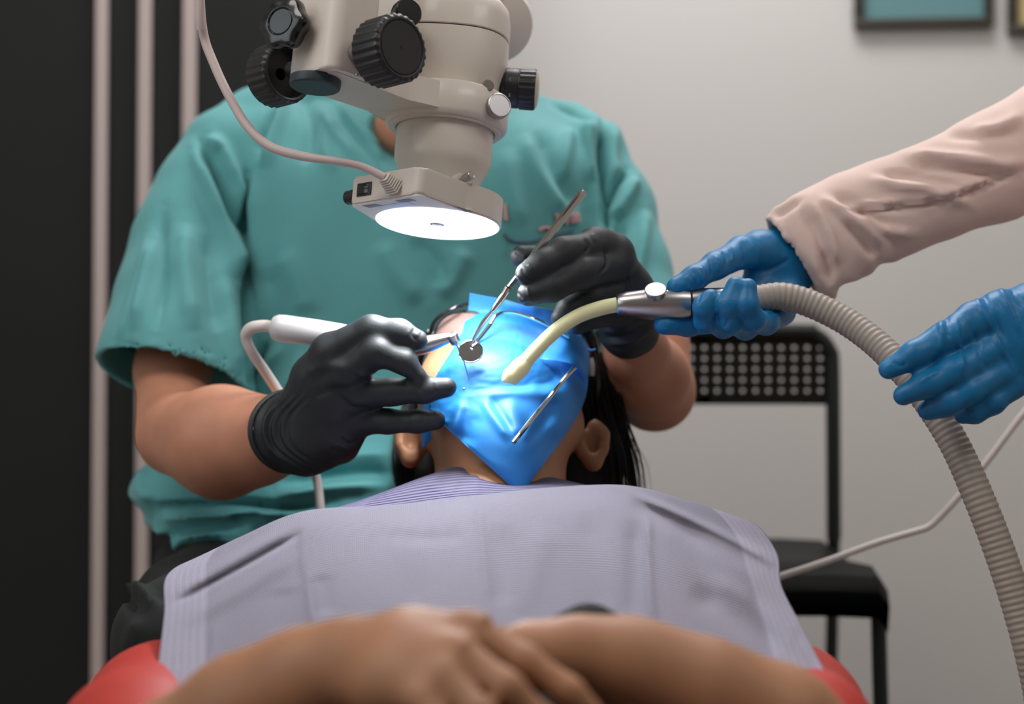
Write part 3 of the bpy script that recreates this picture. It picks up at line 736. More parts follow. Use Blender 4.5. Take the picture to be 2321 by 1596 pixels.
G2 = [(CH((1425, 752, 1.715, 62), (1428, 730, 1.71, 60)), 0.0),
      (CH((1425, 745, 1.71, 60), (1410, 650, 1.67, 54), (1352, 562, 1.632, 40)), 0.012),
      (CH((1428, 740, 1.71, 58), (1432, 660, 1.67, 50), (1392, 590, 1.64, 44)), 0.012),
      (CH((1428, 740, 1.71, 58), (1440, 690, 1.68, 46), (1412, 645, 1.655, 42)), 0.012),
      (CH((1428, 745, 1.71, 56), (1435, 715, 1.69, 46), (1405, 700, 1.67, 40)), 0.012),
      (CH((1392, 572, 1.64, 45), (1352, 556, 1.632, 40)), 0.010),
      (CH((1355, 560, 1.630, 41), (1280, 573, 1.606, 35), (1230, 600, 1.594, 32), (1194, 620, 1.588, 26)), 0.006),
      (CH((1395, 600, 1.635, 43), (1320, 618, 1.608, 36), (1250, 650, 1.596, 33), (1198, 668, 1.590, 27)), 0.004),
      (CH((1412, 655, 1.65, 41), (1340, 672, 1.628, 34), (1290, 700, 1.622, 27), (1270, 722, 1.622, 22)), 0.004),
      (CH((1405, 705, 1.668, 38), (1350, 712, 1.65, 30), (1310, 735, 1.645, 24)), 0.004),
      (CH((1405, 690, 1.70, 40), (1330, 610, 1.69, 33), (1240, 582, 1.655, 25), (1182, 582, 1.632, 26)), 0.008)]
lo, hi = bounds(G2); f = hand(G2, lo, hi)
f.cut(P(1437, 785, 1.735), (0.25, 0.55, -0.80)); f.chain(CH((1450, 815, 1.76, 54), (1430, 760, 1.72, 54)), k=0.001, op='sub')
V, F = f.mesh(2)
V = glove_wrinkles(V, F, [([(1180, 605), (1190, 625), (1210, 640)], 3, -.0016), ([(1195, 598), (1210, 612)], 3, .0012), ([(1172, 620), (1185, 640)], 3, .0014), ([(1225, 585), (1238, 605)], 4, -.0006),
    ([(1170, 660), (1185, 680)], 3, -.0016), ([(1195, 650), (1200, 675)], 3, .0014), ([(1180, 690), (1205, 688)], 3, -.001), ([(1325, 538), (1335, 560), (1320, 575)], 3, -.0018), ([(1370, 560), (1375, 600), (1350, 630)], 4, -.002),
    ([(1340, 528), (1350, 548)], 4, .001), ([(1420, 620), (1425, 660), (1410, 690)], 5, -.0018), ([(1370, 780), (1430, 775), (1475, 745)], 5, .002), ([(1362, 765), (1420, 762), (1470, 732)], 5, -.002), ([(1355, 750), (1410, 748), (1465, 718)], 5, .0018), ([(1350, 735), (1405, 732), (1460, 705)], 5, -.0018),
    ([(1165, 572), (1180, 590)], 3, -.0014), ([(1185, 575), (1190, 592)], 3, .0012)], 9.4)
npmesh('glove', V, F, M['blk_glove'], den)['label'] = 'black glove holding the mouth mirror'
cuff_bead(P(1437, 783, 1.733), (0.25, 0.55, -0.80), R(57, 1.73), 1.0, 0.0018, M['blk_glove'], den)

# ------------------------------------------------------------------ the assistant, mostly outside the frame
asx = P(2900, 0, 1.75).x
ast = empty('person', (asx, 1.75, 0), 'person in a pale pink sleeve with blue gloves holding the suction handle and hose', 'person')
shR = P(2780, 150, 1.85); shL = P(2850, 300, 1.45)
f = Field((0.30, 1.05, 0.55), (1.12, 2.05, 1.62), 0.006)
tx = asx + 0.06
f.stack([(0.62, tx, 1.64, 0.15, 0.12), (0.8, tx, 1.64, 0.14, 0.12), (1.0, tx - .02, 1.64, 0.15, 0.15), (1.12, tx - .04, 1.64, 0.14, 0.17), (1.18, tx - .04, 1.64, 0.09, 0.12)], k=0, p=2.3)
f.chain([((tx - .05, 1.64, 1.15), 0.05), ((tx - .07, 1.64, 1.26), 0.05)], k=0.04)
f.ell((tx - .09, 1.64, 1.36), (0.095, 0.074, 0.112), k=0.02)
f.ell((tx - .15, 1.64, 1.31), (0.045, 0.045, 0.05), k=0.02)
f.chain([((tx - .185, 1.64, 1.36), 0.009), ((tx - .197, 1.64, 1.335), 0.012)], k=0.01)
f.chain([((tx - .185, 1.625, 1.30), 0.006), ((tx - .185, 1.655, 1.30), 0.006)], k=0.006)
for s in (-1, 1): f.ell((tx - .08, 1.64 + s * .075, 1.35), (0.017, 0.010, 0.030), k=0.006)
for s in (-1, 1): f.ell((tx - .182, 1.64 + s * .03, 1.375), (0.010, 0.014, 0.009), k=0.005, op='sub')
f.chain([((tx - .03, 1.75, 1.10), 0.035), (P(2700, 190, 1.76), 0.034), (P(2480, 270, 1.72), 0.036), (P(2250, 370, 1.705), 0.028), (P(1950, 500, 1.695), 0.022), (P(1800, 580, 1.692), 0.022)], k=0.03, ki=0.02)
f.chain([((tx - .03, 1.53, 1.10), 0.035), (P(2800, 560, 1.45), 0.045), (P(2560, 640, 1.48), 0.036), (P(2400, 700, 1.50), 0.030)], k=0.03, ki=0.02)
V, F = f.mesh(2); npmesh('body', V, F, M['skin_d'], ast)
f = Field((tx - .26, 1.50, 1.22), (tx + .10, 1.78, 1.54), 0.005); f.ell((tx - .075, 1.64, 1.375), (0.104, 0.084, 0.118), k=0.01); f.cut((tx - .13, 0, 1.36), (-0.95, 0, -0.2))
f.ell((tx + .03, 1.64, 1.33), (0.05, 0.05, 0.06), k=0.02)
V, F = f.mesh(2); npmesh('hair', V, F, M['hair'], ast)
# blouse with its two sleeves
f = Field((0.15, 1.05, 0.50), (1.12, 2.02, 1.30), 0.0042)
f.stack([(0.56, tx, 1.64, 0.175, 0.15), (0.8, tx, 1.64, 0.165, 0.145), (1.0, tx - .02, 1.64, 0.175, 0.175), (1.12, tx - .04, 1.64, 0.165, 0.19), (1.19, tx - .05, 1.64, 0.08, 0.10)], k=0, p=2.3)
g = f.like()
sl1 = CH((1790, 575, 1.68, 92), (1850, 552, 1.68, 104), (1935, 505, 1.685, 104), (2040, 465, 1.69, 98), (2150, 420, 1.69, 100), (2260, 375, 1.70, 116), (2400, 310, 1.72, 128), (2700, 180, 1.76, 150))
g.chain(sl1, k=0, ki=0.02, sc=(1, 1.35, 1))
g.chain(CH((1850, 598, 1.672, 58), (1878, 612, 1.672, 44)), k=0.012); g.chain(CH((1930, 560, 1.67, 56), (1958, 562, 1.67, 44)), k=0.012)
g.chain(CH((1800, 640, 1.675, 30), (1850, 625, 1.675, 44)), k=0.03)
for q_, rr_ in (((1918, 662), 22), ((2004, 612), 18)): g.chain([(P(*q_, 1.58), R(rr_, 1.6)), (P(*q_, 1.78), R(rr_, 1.7))], k=0.006, op='sub')
g.cut(P(1788, 573, 1.68), (-0.80, 0.0, -0.60 + 0.03))
inn = [(P(1700, 625, 1.68), R(80, 1.68)), (P(1790, 575, 1.68), R(80, 1.68)), (P(1880, 535, 1.68), R(76, 1.68))]
g.chain(inn, k=0.002, op='sub', sc=(1, 1.35, 1))
k = 0.03; hh = np.maximum(k - np.abs(f.f - g.f), 0) / k; f.f = np.minimum(f.f, g.f) - hh * hh * k * 0.25
f.chain([((tx - .04, 1.50, 1.10), 0.07), (P(2800, 560, 1.45), 0.06), (P(2600, 630, 1.47), 0.05), (P(2480, 670, 1.49), 0.044)], k=0.03, ki=0.02)
f.chain([((tx - .06, 1.64, 1.13), 0.062), ((tx - .08, 1.64, 1.26), 0.062)], k=0.004, op='sub')
V, F = f.mesh(2)
SF = [([(1850, 445), (1900, 475), (1960, 520), (2010, 560)], 12, 0.007), ([(1890, 440), (1950, 470), (2030, 520)], 10, -0.007), ([(1965, 400), (2030, 425), (2120, 430), (2210, 470)], 12, 0.008),
      ([(1990, 395), (2080, 400), (2180, 425)], 10, -0.006), ([(2050, 350), (2140, 355), (2260, 372), (2321, 365)], 12, 0.008), ([(2060, 372), (2160, 385), (2300, 400)], 12, -0.007),
      ([(1900, 468), (1990, 462), (2110, 448), (2200, 420), (2321, 370)], 6, 0.006), ([(1900, 482), (1990, 474), (2110, 460), (2200, 434), (2321, 385)], 6, -0.007),
      ([(1810, 470), (1850, 530), (1870, 600), (1875, 640)], 9, -0.006), ([(1835, 450), (1880, 530), (1900, 610)], 10, 0.006), ([(1870, 560), (1885, 610), (1880, 650)], 8, -0.007), ([(1905, 490), (1960, 550), (1990, 590)], 10, -0.006),
      ([(1940, 480), (2000, 520), (2080, 530)], 10, 0.006), ([(2200, 300), (2260, 290), (2321, 260)], 14, 0.006), ([(2120, 300), (2220, 310), (2321, 300)], 12, -0.005),
      ([(1770, 505), (1800, 560), (1840, 620), (1860, 650)], 4, -0.0025), ([(1762, 500), (1792, 560), (1830, 625)], 5, 0.0018), ([(1755, 490), (1780, 480), (1830, 445)], 6, -0.003), ([(1740, 480), (1775, 468), (1815, 440)], 6, 0.003)]
V = fold(V, F, SF); V = lumps(V, F, 28, 0.0022, 5.0)
npmesh('blouse', V, F, M['sleeve'], ast)
# glove on the suction handle
G3 = [(CH((1800, 585, 1.688, 66), (1765, 585, 1.685, 66)), 0.0),
      (CH((1770, 590, 1.685, 62), (1725, 570, 1.665, 48), (1682, 572, 1.645, 34)), 0.012),
      (CH((1775, 600, 1.685, 60), (1730, 640, 1.672, 44), (1690, 680, 1.655, 38)), 0.012),
      (CH((1780, 610, 1.685, 58), (1765, 660, 1.675, 44), (1735, 700, 1.658, 38)), 0.012),
      (CH((1785, 615, 1.685, 54), (1790, 670, 1.670, 38), (1765, 706, 1.645, 30)), 0.012),
      (CH((1684, 572, 1.642, 36), (1622, 602, 1.618, 30), (1575, 630, 1.603, 27), (1533, 650, 1.596, 22)), 0.008),
      (CH((1700, 690, 1.660, 34), (1630, 728, 1.640, 27), (1560, 736, 1.615, 25), (1506, 735, 1.602, 24)), 0.008),
      (CH((1690, 712, 1.650, 30), (1640, 738, 1.605, 27), (1602, 726, 1.574, 27), (1598, 695, 1.563, 25), (1612, 676, 1.562, 21)), 0.003),
      (CH((1730, 715, 1.648, 30), (1690, 742, 1.602, 27), (1656, 728, 1.568, 28), (1652, 690, 1.558, 27), (1668, 648, 1.560, 22)), 0.003),
      (CH((1775, 708, 1.640, 30), (1735, 732, 1.600, 26), (1706, 724, 1.568, 26), (1692, 690, 1.556, 25), (1695, 652, 1.558, 21)), 0.003)]
lo, hi = bounds(G3); f = hand(G3, lo, hi, 0.0013); f.cut(P(1815, 585, 1.69), (0.9, 0.3, 0.3))
f.chain(CH((1830, 580, 1.69, 60), (1790, 586, 1.688, 60)), k=0.001, op='sub')
V, F = f.mesh(2)
cr = []
for i, (x, y) in enumerate(((1560, 640), (1575, 628), (1592, 620), (1610, 606), (1625, 596), (1642, 586), (1655, 575))): cr.append(([(x - 6, y - 18), (x + 4, y), (x + 2, y + 24)], 3.5, -0.0014 if i % 2 else 0.0014))
V = glove_wrinkles(V, F, cr + [([(1680, 545), (1690, 580), (1680, 605)], 5, -.0016), ([(1700, 540), (1712, 580), (1705, 610)], 5, .0014), ([(1590, 660), (1580, 690)], 4, -.0012), ([(1600, 735), (1625, 700), (1630, 670)], 4, .001), ([(1720, 620), (1760, 605), (1790, 585)], 5, -.002), ([(1640, 745), (1655, 720)], 4, -.001), ([(1740, 715), (1770, 700), (1785, 705)], 4, -.001)], 1.7, 0.0006)
npmesh('glove', V, F, M['blue_glove'], ast)['label'] = 'blue glove on the suction handle'
# glove on the hose
G4 = [(CH((2420, 690, 1.50, 92), (2350, 740, 1.50, 92)), 0.0),
      (CH((2350, 720, 1.50, 80), (2270, 715, 1.492, 56), (2208, 728, 1.483, 44)), 0.014),
      (CH((2350, 745, 1.50, 78), (2290, 765, 1.490, 60), (2235, 800, 1.480, 42)), 0.014),
      (CH((2360, 770, 1.50, 76), (2310, 800, 1.490, 56), (2262, 846, 1.480, 38)), 0.014),
      (CH((2360, 790, 1.50, 74), (2330, 830, 1.492, 48), (2296, 868, 1.485, 36)), 0.014),
      (CH((2210, 728, 1.482, 43), (2140, 766, 1.468, 35), (2072, 806, 1.462, 31), (2014, 838, 1.464, 23)), 0.006),
      (CH((2235, 802, 1.478, 40), (2160, 842, 1.462, 34), (2100, 872, 1.457, 31), (2048, 896, 1.462, 23)), 0.006),
      (CH((2262, 848, 1.478, 37), (2195, 888, 1.464, 31), (2145, 914, 1.462, 29), (2104, 930, 1.468, 24)), 0.005),
      (CH((2296, 870, 1.483, 34), (2250, 912, 1.474, 27), (2210, 934, 1.476, 25), (2182, 942, 1.484, 20)), 0.004),
      (CH((2320, 760, 1.53, 60), (2220, 800, 1.560, 36), (2130, 850, 1.575, 28), (2070, 880, 1.572, 24)), 0.01)]
lo, hi = bounds(G4); f = hand(G4, lo, hi, 0.0015); f.cut(P(2440, 690, 1.5), (1, 0, 0.3))
V, F = f.mesh(2)
V = glove_wrinkles(V, F, [([(2205, 660), (2235, 720), (2270, 790), (2300, 840)], 5, .0022), ([(2222, 655), (2255, 720), (2290, 790)], 6, -.002), ([(2260, 640), (2290, 700), (2321, 770)], 6, .002), ([(2130, 720), (2135, 770), (2125, 800)], 6, .0018), ([(2145, 715), (2152, 770)], 6, -.0018),
    ([(2165, 715), (2175, 790), (2185, 850)], 6, .0018), ([(2190, 700), (2215, 780), (2240, 850)], 7, -.0016), ([(2020, 815), (2040, 830), (2060, 820)], 4, -.0012), ([(2080, 870), (2110, 850), (2130, 840)], 4, .0012), ([(2130, 900), (2160, 880)], 4, -.0012), ([(2290, 650), (2321, 700)], 6, -.002)], 4.2, 0.0007)
npmesh('glove', V, F, M['blue_glove'], ast)['label'] = 'blue glove closed on the grey hose'
# trousers and shoes of the assistant keep her standing on the floor
f = Field((0.55, 1.35, 0.0), (1.12, 1.92, 0.66), 0.008)
for s in (-1, 1): f.chain([((tx, 1.64 + s * .06, 0.60), 0.10), ((tx, 1.64 + s * .09, 0.40), 0.07), ((tx, 1.64 + s * .09, 0.08), 0.05)], k=0.02, ki=0.03)
V, F = f.mesh(1); npmesh('trousers', V, F, M['trousers'], ast)
for s in (-1, 1):
    f = Field((tx - .24, 1.5, -.01), (tx + .12, 1.8, .14), 0.006); f.chain([((tx, 1.64 + s * .09, 0.042), 0.042), ((tx - .14, 1.64 + s * .09, 0.032), 0.034)], k=0.01); f.cut((0, 0, 0.002), (0, 0, -1))
    V, F = f.mesh(1); npmesh('shoe', V, F, M['stool'], ast)

# ------------------------------------------------------------------ the patient
pat = empty('person', (0, 1.2, 0.515), 'person with dark hair lying back in the red chair, arms crossed under a paper bib', 'person')
f = Field((-0.42, 0.62, 0.42), (0.36, 1.92, 0.86), 0.0032)
# trunk and shoulders
f.chain([((-0.09, 1.47, 0.525), 0.075), ((0.08, 1.47, 0.525), 0.075)], k=0.0, sc=(1, 0.9, 1.05))
f.chain([((-0.02, 1.42, 0.505), 0.105), ((-0.02, 1.28, 0.485), 0.105), ((-0.02, 1.16, 0.465), 0.10), ((-0.02, 0.9, 0.45), 0.10), ((-0.02, 0.72, 0.445), 0.10)], k=0.05, ki=0.04, sc=(0.72, 1, 1.5))
# neck, jaw, skull
f.chain([(P(1130, 1170, 1.61), R(125, 1.6)), (P(1133, 1095, 1.685), R(132, 1.68)), (P(1145, 1000, 1.745), R(138, 1.74))], k=0.03, ki=0.03)
f.ell(P(1140, 895, 1.765), (0.076, 0.098, 0.092), k=0.02)
f.chain(CH((985, 972, 1.70, 40), (1050, 985, 1.642, 46), (1105, 972, 1.618, 44), (1190, 985, 1.642, 50), (1275, 965, 1.70, 48)), k=0.03, ki=0.02)
f.ell(P(1120, 905, 1.665), (0.060, 0.055, 0.050), k=0.02)
f.ell(P(1120, 830, 1.735), (0.066, 0.060, 0.052), k=0.02)
f.chain([(P(1140, 765, 1.775), 0.009), (P(1120, 770, 1.735), 0.012), (P(1112, 785, 1.715), 0.014)], k=0.012)   # nose
f.chain([(P(1085, 868, 1.665), 0.007), (P(1140, 868, 1.665), 0.007)], k=0.006)                              # lips
f.ell(P(1005, 880, 1.70), (0.026, 0.035, 0.032), k=0.02); f.ell(P(1245, 870, 1.70), (0.028, 0.035, 0.036), k=0.02)
# ears: shell with a hollow and a lobe
def ear(cx, cy, d, s):
    f.chain([(P(cx + s * 8, cy - 40, d + .01), 0.0085), (P(cx + s * 22, cy - 22, d + .006), 0.0080), (P(cx + s * 20, cy + 8, d), 0.0080), (P(cx + s * 4, cy + 40, d - .006), 0.0085), (P(cx - s * 18, cy + 14, d - .004), 0.0075), (P(cx - s * 16, cy - 18, d), 0.006)], k=0.003, ki=0.006)
    f.ell(P(cx + s * 2, cy - 5, d + .004), (0.012, 0.006, 0.016), k=0.004)
    f.ell(P(cx + s * 3, cy - 6, d - .006), (0.007, 0.007, 0.012), k=0.003, op='sub')
ear(1341, 1008, 1.715, 1); ear(934, 1000, 1.715, -1)
# arm whose hand lies on top
f.chain(CH((600, 1420, 1.46, 150), (470, 1570, 1.37, 118), (380, 1645, 1.285, 118), (330, 1750, 1.10, 118)), k=0.04, ki=0.03)
f.chain(CH((375, 1715, 1.08, 128), (560, 1618, 1.05, 118), (700, 1548, 1.03, 104), (800, 1500, 1.02, 84)), k=0.006, ki=0.03)
f.chain(CH((800, 1500, 1.02, 80), (930, 1460, 1.01, 68), (1062, 1428, 1.0, 44)), k=0.012, ki=0.02)
f.chain(CH((800, 1505, 1.02, 80), (920, 1490, 0.99, 66), (1040, 1478, 0.975, 44)), k=0.016, ki=0.02)
f.chain(CH((800, 1515, 1.02, 76), (900, 1530, 0.98, 62), (1005, 1532, 0.96, 42)), k=0.016, ki=0.02)
f.chain(CH((800, 1520, 1.02, 72), (880, 1560, 0.975, 56), (955, 1585, 0.95, 40)), k=0.016, ki=0.02)
f.chain(CH((1062, 1430, 1.0, 46), (1190, 1500, 0.985, 38), (1290, 1568, 0.98, 34), (1345, 1618, 0.98, 28)), k=0.006, ki=0.006)
f.chain(CH((1040, 1482, 0.974, 44), (1150, 1560, 0.955, 38), (1235, 1640, 0.955, 34), (1290, 1700, 0.96, 28)), k=0.004, ki=0.006)
f.chain(CH((1003, 1535, 0.958, 42), (1090, 1620, 0.94, 37), (1160, 1700, 0.945, 32), (1200, 1760, 0.95, 26)), k=0.004, ki=0.006)
f.chain(CH((955, 1588, 0.948, 38), (1020, 1670, 0.93, 32), (1070, 1740, 0.94, 28)), k=0.004, ki=0.006)
f.chain(CH((850, 1470, 1.04, 46), (960, 1440, 1.055, 38), (1060, 1430, 1.06, 32)), k=0.012, ki=0.01)
# other arm
f.chain(CH((1640, 1420, 1.46, 140), (1775, 1585, 1.37, 108), (1822, 1665, 1.28, 106), (1890, 1755, 1.13, 106)), k=0.04, ki=0.03)
f.chain(CH((1900, 1735, 1.11, 112), (1760, 1640, 1.09, 114), (1590, 1570, 1.08, 104), (1430, 1510, 1.075, 88), (1310, 1478, 1.07, 76)), k=0.006, ki=0.03)
f.chain(CH((1310, 1480, 1.07, 74), (1200, 1490, 1.065, 66), (1110, 1500, 1.06, 50)), k=0.012, ki=0.02)
f.chain(CH((1290, 1462, 1.085, 40), (1238, 1448, 1.075, 26), (1212, 1438, 1.070, 22)), k=0.006, ki=0.006)
for i, (x, y) in enumerate(((1000, 1500), (1010, 1530), (1020, 1560))): f.chain(CH((1140, 1490 + i * 20, 1.06, 40), (1060, y, 1.04, 32), (x - 60, y + 10, 1.035, 28)), k=0.004, ki=0.006)
V, F = f.mesh(2)
V = fold(V, F, [([(1090, 1395), (1110, 1410)], 16, 0.003), ([(1040, 1450), (1060, 1470)], 16, 0.002)])
npmesh('body', V, F, M['skin_p'], pat)
# fingertip that peeks over the forearm
bm = bmesh.new(); c_ = P(1222, 1436, 1.058); bmesh.ops.create_uvsphere(bm, u_segments=16, v_segments=10, radius=1, matrix=Matrix.Translation(c_) @ Matrix.Rotation(math.radians(20), 4, 'Y') @ Matrix.Diagonal((0.0062, 0.0030, 0.0045, 1)))
bmobj('fingernail', bm, M['nail'], pat)
# black shirt
f = Field((-0.30, 0.55, 0.40), (0.26, 1.50, 0.74), 0.006)
f.chain([((-0.02, 1.40, 0.505), 0.110), ((-0.02, 1.28, 0.485), 0.110), ((-0.02, 1.16, 0.465), 0.105), ((-0.02, 0.9, 0.45), 0.105), ((-0.02, 0.66, 0.445), 0.105)], k=0.03, ki=0.04, sc=(0.72, 1, 1.46))
f.chain(CH((1285, 1444, 1.13, 60), (1335, 1432, 1.13, 68), (1400, 1455, 1.13, 60)), k=0.03)
f.ell(P(1130, 1150, 1.56), (0.075, 0.08, 0.08), k=0.01, op='sub')
V, F = f.mesh(2); npmesh('shirt', V, F, M['shirt'], pat)
# trousers along the chair, under the camera
f = Field((-0.26, -0.55, 0.38), (0.22, 0.80, 0.70), 0.008)
f.chain([((-0.02, 0.74, 0.445), 0.112), ((-0.02, 0.58, 0.445), 0.115)], k=0.0, sc=(0.78, 1, 1.4))
for s in (-1, 1): f.chain([((-0.02 + s * .075, 0.58, 0.465), 0.072), ((-0.02 + s * .085, 0.10, 0.485), 0.060), ((-0.02 + s * .085, -0.40, 0.475), 0.05)], k=0.03, ki=0.03)
V, F = f.mesh(1); npmesh('trousers', V, F, M['trousers'], pat)
# hair: scalp cap plus separate locks
f = Field((-0.16, 1.58, 0.56), (0.14, 1.92, 0.86), 0.004)
f.ell(P(1140, 900, 1.785), (0.083, 0.100, 0.097), k=0.01); f.cut((0, 1.745, 0.70), (0, -0.72, 0.70))
f.chain([(P(1345, 900, 1.80), 0.022), (P(1365, 1010, 1.775), 0.022), (P(1370, 1120, 1.76), 0.018)], k=0.02, ki=0.01)
f.chain([(P(940, 930, 1.80), 0.015), (P(935, 1040, 1.775), 0.016), (P(940, 1110, 1.76), 0.014)], k=0.02, ki=0.01)
f.chain([(P(1150, 930, 1.84), 0.05), (P(1190, 1060, 1.80), 0.05), (P(1210, 1140, 1.76), 0.04)], k=0.02, ki=0.02); f.chain([(P(1030, 1040, 1.79), 0.03), (P(1000, 1140, 1.75), 0.03)], k=0.02, ki=0.02)
f.chain([(P(1300, 1050, 1.77), 0.022), (P(1310, 1130, 1.75), 0.022)], k=0.02, ki=0.02)
V, F = f.mesh(2); hair_cap = npmesh('hair', V, F, M['hair'], pat)
def strands(n, path, spread, rad, seed, flare=1.0):
    rg = random.Random(seed); bm = bmesh.new()
    for i in range(n):
        ox, oy = rg.gauss(0, 1), rg.gauss(0, 1); pts = []
        wv = rg.uniform(0, 6); am = rg.uniform(0, 3) * flare
        for j, (x, y, d) in enumerate(path):
            t = j / (len(path) - 1); k_ = spread * (0.8 + 0.5 * t)
            pts.append(P(x + ox * k_ + am * math.sin(wv + t * 4), y + rg.uniform(-3, 3), d + oy * 0.012))
        tube(bm, pts, [rad * 0.9] * (len(pts) - 1) + [rad * 0.2], 4, 4)
    return bmobj('hair_lock', bm, M['hair'], pat, angle=80)
strands(170, [(1338, 800, 1.80), (1352, 880, 1.79), (1368, 960, 1.775), (1388, 1040, 1.765), (1395, 1140, 1.76)], 24, 0.0007, 1)
strands(60, [(1352, 830, 1.80), (1390, 900, 1.79), (1415, 990, 1.775), (1430, 1060, 1.765), (1436, 1140, 1.76)], 7, 0.0005, 2, 2)
strands(7, [(1390, 960, 1.79), (1430, 1010, 1.775), (1455, 1060, 1.765), (1462, 1130, 1.76)], 9, 0.00025, 5, 5)
strands(110, [(945, 900, 1.80), (925, 960, 1.785), (915, 1030, 1.77), (925, 1100, 1.765), (945, 1150, 1.76)], 12, 0.0006, 3)
strands(40, [(935, 900, 1.80), (908, 960, 1.785), (898, 1030, 1.77), (905, 1085, 1.765), (930, 1130, 1.76)], 5, 0.0004, 4, 2)
# ================================================================== the stereo microscope
MO = P(991, 507, 1.60)
Zl = Vector((math.sin(math.radians(4.5)) * math.cos(math.radians(10)), math.sin(math.radians(10)), math.cos(math.radians(4.5)) * math.cos(math.radians(10)))).normalized()
Xl = Vector((1, 0, 0)); Xl = (Xl - Zl * Xl.dot(Zl)).normalized(); Yl = Zl.cross(Xl)
MR = Matrix((Xl, Yl, Zl)).transposed(); ME = MR.to_euler()
U = 1.60 / FPX                                                # one photo pixel at the lamp
mic = empty('stereo_microscope', MO, 'beige stereo microscope with black focus knobs and a lit ring lamp', 'microscope'); mic.rotation_euler = ME; mic['_local'] = 1
def L3(x, y, z): return Vector((x * U, y * U, z * U))
def ray_local(px, py):
    o = MR.inverted() @ (Vector((0, 0, CZ)) - MO); d = MR.inverted() @ (P(px, py, 1.0) - Vector((0, 0, CZ))); return o, d
def LY(px, py, y):
    o, d = ray_local(px, py); t = (y * U - o.y) / d.y; return o + d * t
def LZ(px, py, z):
    o, d = ray_local(px, py); t = (z * U - o.z) / d.z; return o + d * t
def lathe_l(name, prof, c, axis, m, parent=None, n=64, **kw):
    bm = bmesh.new(); lathe(bm, [(r * U, h * U) for r, h in prof], c, axis, n, **kw); return bmobj(name, bm, m, parent or mic)
def rounded(p, r, n=6):
    out = []; m = len(p)
    for i in range(m):
        a, b, c = Vector(p[i - 1]), Vector(p[i]), Vector(p[(i + 1) % m]); rr = r[i] if isinstance(r, (list, tuple)) else r
        u = (a - b).normalized(); v = (c - b).normalized(); ang = u.angle(v); tl = min(rr / math.tan(ang / 2), (a - b).length * .48, (c - b).length * .48)
        for k in range(n + 1):
            t = k / n; q = (b + u * tl) * (1 - t) ** 2 + b * 2 * t * (1 - t) + (b + v * tl) * t * t; out.append(Vector((q.x, q.y)))
    return out
# --- ring lamp: round housing with a box arm towards the camera
RL, HL = 145, 64
A_ = LZ(793, 466, 0) / U; B_ = LZ(950, 441, 0) / U
dirb = Vector((-(B_ - A_).y, (B_ - A_).x)).normalized()
if dirb.dot(Vector((A_.x, A_.y))) < 0: dirb = -dirb
def lamp_outline(grow=0):
    ax = Vector((A_.x, A_.y)); bx = Vector((B_.x, B_.y)); ac, bc = math.atan2(ax.y, ax.x), math.atan2(bx.y, bx.x)
    ua = math.atan2(ax.y, ax.x) - 0.62; ub = math.atan2(bx.y, bx.x) + 0.60
    ub_ = ub; ua_ = ua
    while ua_ < ub_: ua_ += 2 * PI
    pts = [((RL + grow) * math.cos(q), (RL + grow) * math.sin(q)) for q in np.linspace(ub_, ua_, 56)]
    box_ = [Vector(pts[-1]), ax + dirb * 0, bx + dirb * 0, Vector(pts[0])]
    rb = rounded([(v.x, v.y) for v in box_], [1, 16, 22, 1])
    return pts[1:-1] + [tuple(v) for v in rb]
out = lamp_outline()
# keep winding counter-clockwise
bm = bmesh.new(); prism(bm, [(x * U, y * U) for x, y in out], 4 * U, HL * U, None, bevel=7 * U, seg=3)
housing = bmobj('lamp_housing', bm, M['lampbody'], mic)
# lower tray, slightly smaller, holding the diffuser
bm = bmesh.new(); prism(bm, [(x * 0.985 * U, y * 0.985 * U) for x, y in out], 0, 4.2 * U); bmobj('lamp_tray', bm, M['lampbody'], mic)
bm = bmesh.new(); lathe(bm, [(15 * U, -1.2 * U), (17 * U, -2.2 * U), (137 * U, -2.2 * U), (140 * U, -1.0 * U), (140 * U, 0.1 * U)], (0, 0, 0), (0, 0, 1), 96, close=False)
dif = bmobj('light_diffuser', bm, emis('lit_diffuser', (0.93, 0.95, 1.0), 2.6), mic); dif['label'] = 'glowing white ring diffuser'
lathe_l('lens_rim', [(12, -2.6), (15, -2.9), (18, -1.5), (18, 0)], (0, 0, 0), (0, 0, 1), M['satin'], close=False)
lathe_l('objective_lens', [(0, -0.9), (13, -1.1), (13, 0)], (0, 0, 0), (0, 0, 1), mat('coated_lens', (150, 160, 200), 0.2, coat=1.0), close=False)
for q in range(26):
    a_ = 2 * PI * q / 26
ea = Vector((A_.x, A_.y, 0)); eb = Vector((B_.x, B_.y, 0)); et = (eb - ea).normalized(); en = Vector((dirb.x, dirb.y, 0))
FE = Matrix((et, Vector((0, 0, 1)), en)).transposed()                    # end face: x along, y up, z outwards
def onface(s, z, o=0.0): return (ea + et * s + en * o + Vector((0, 0, z))) * U
EL = (eb - ea).length
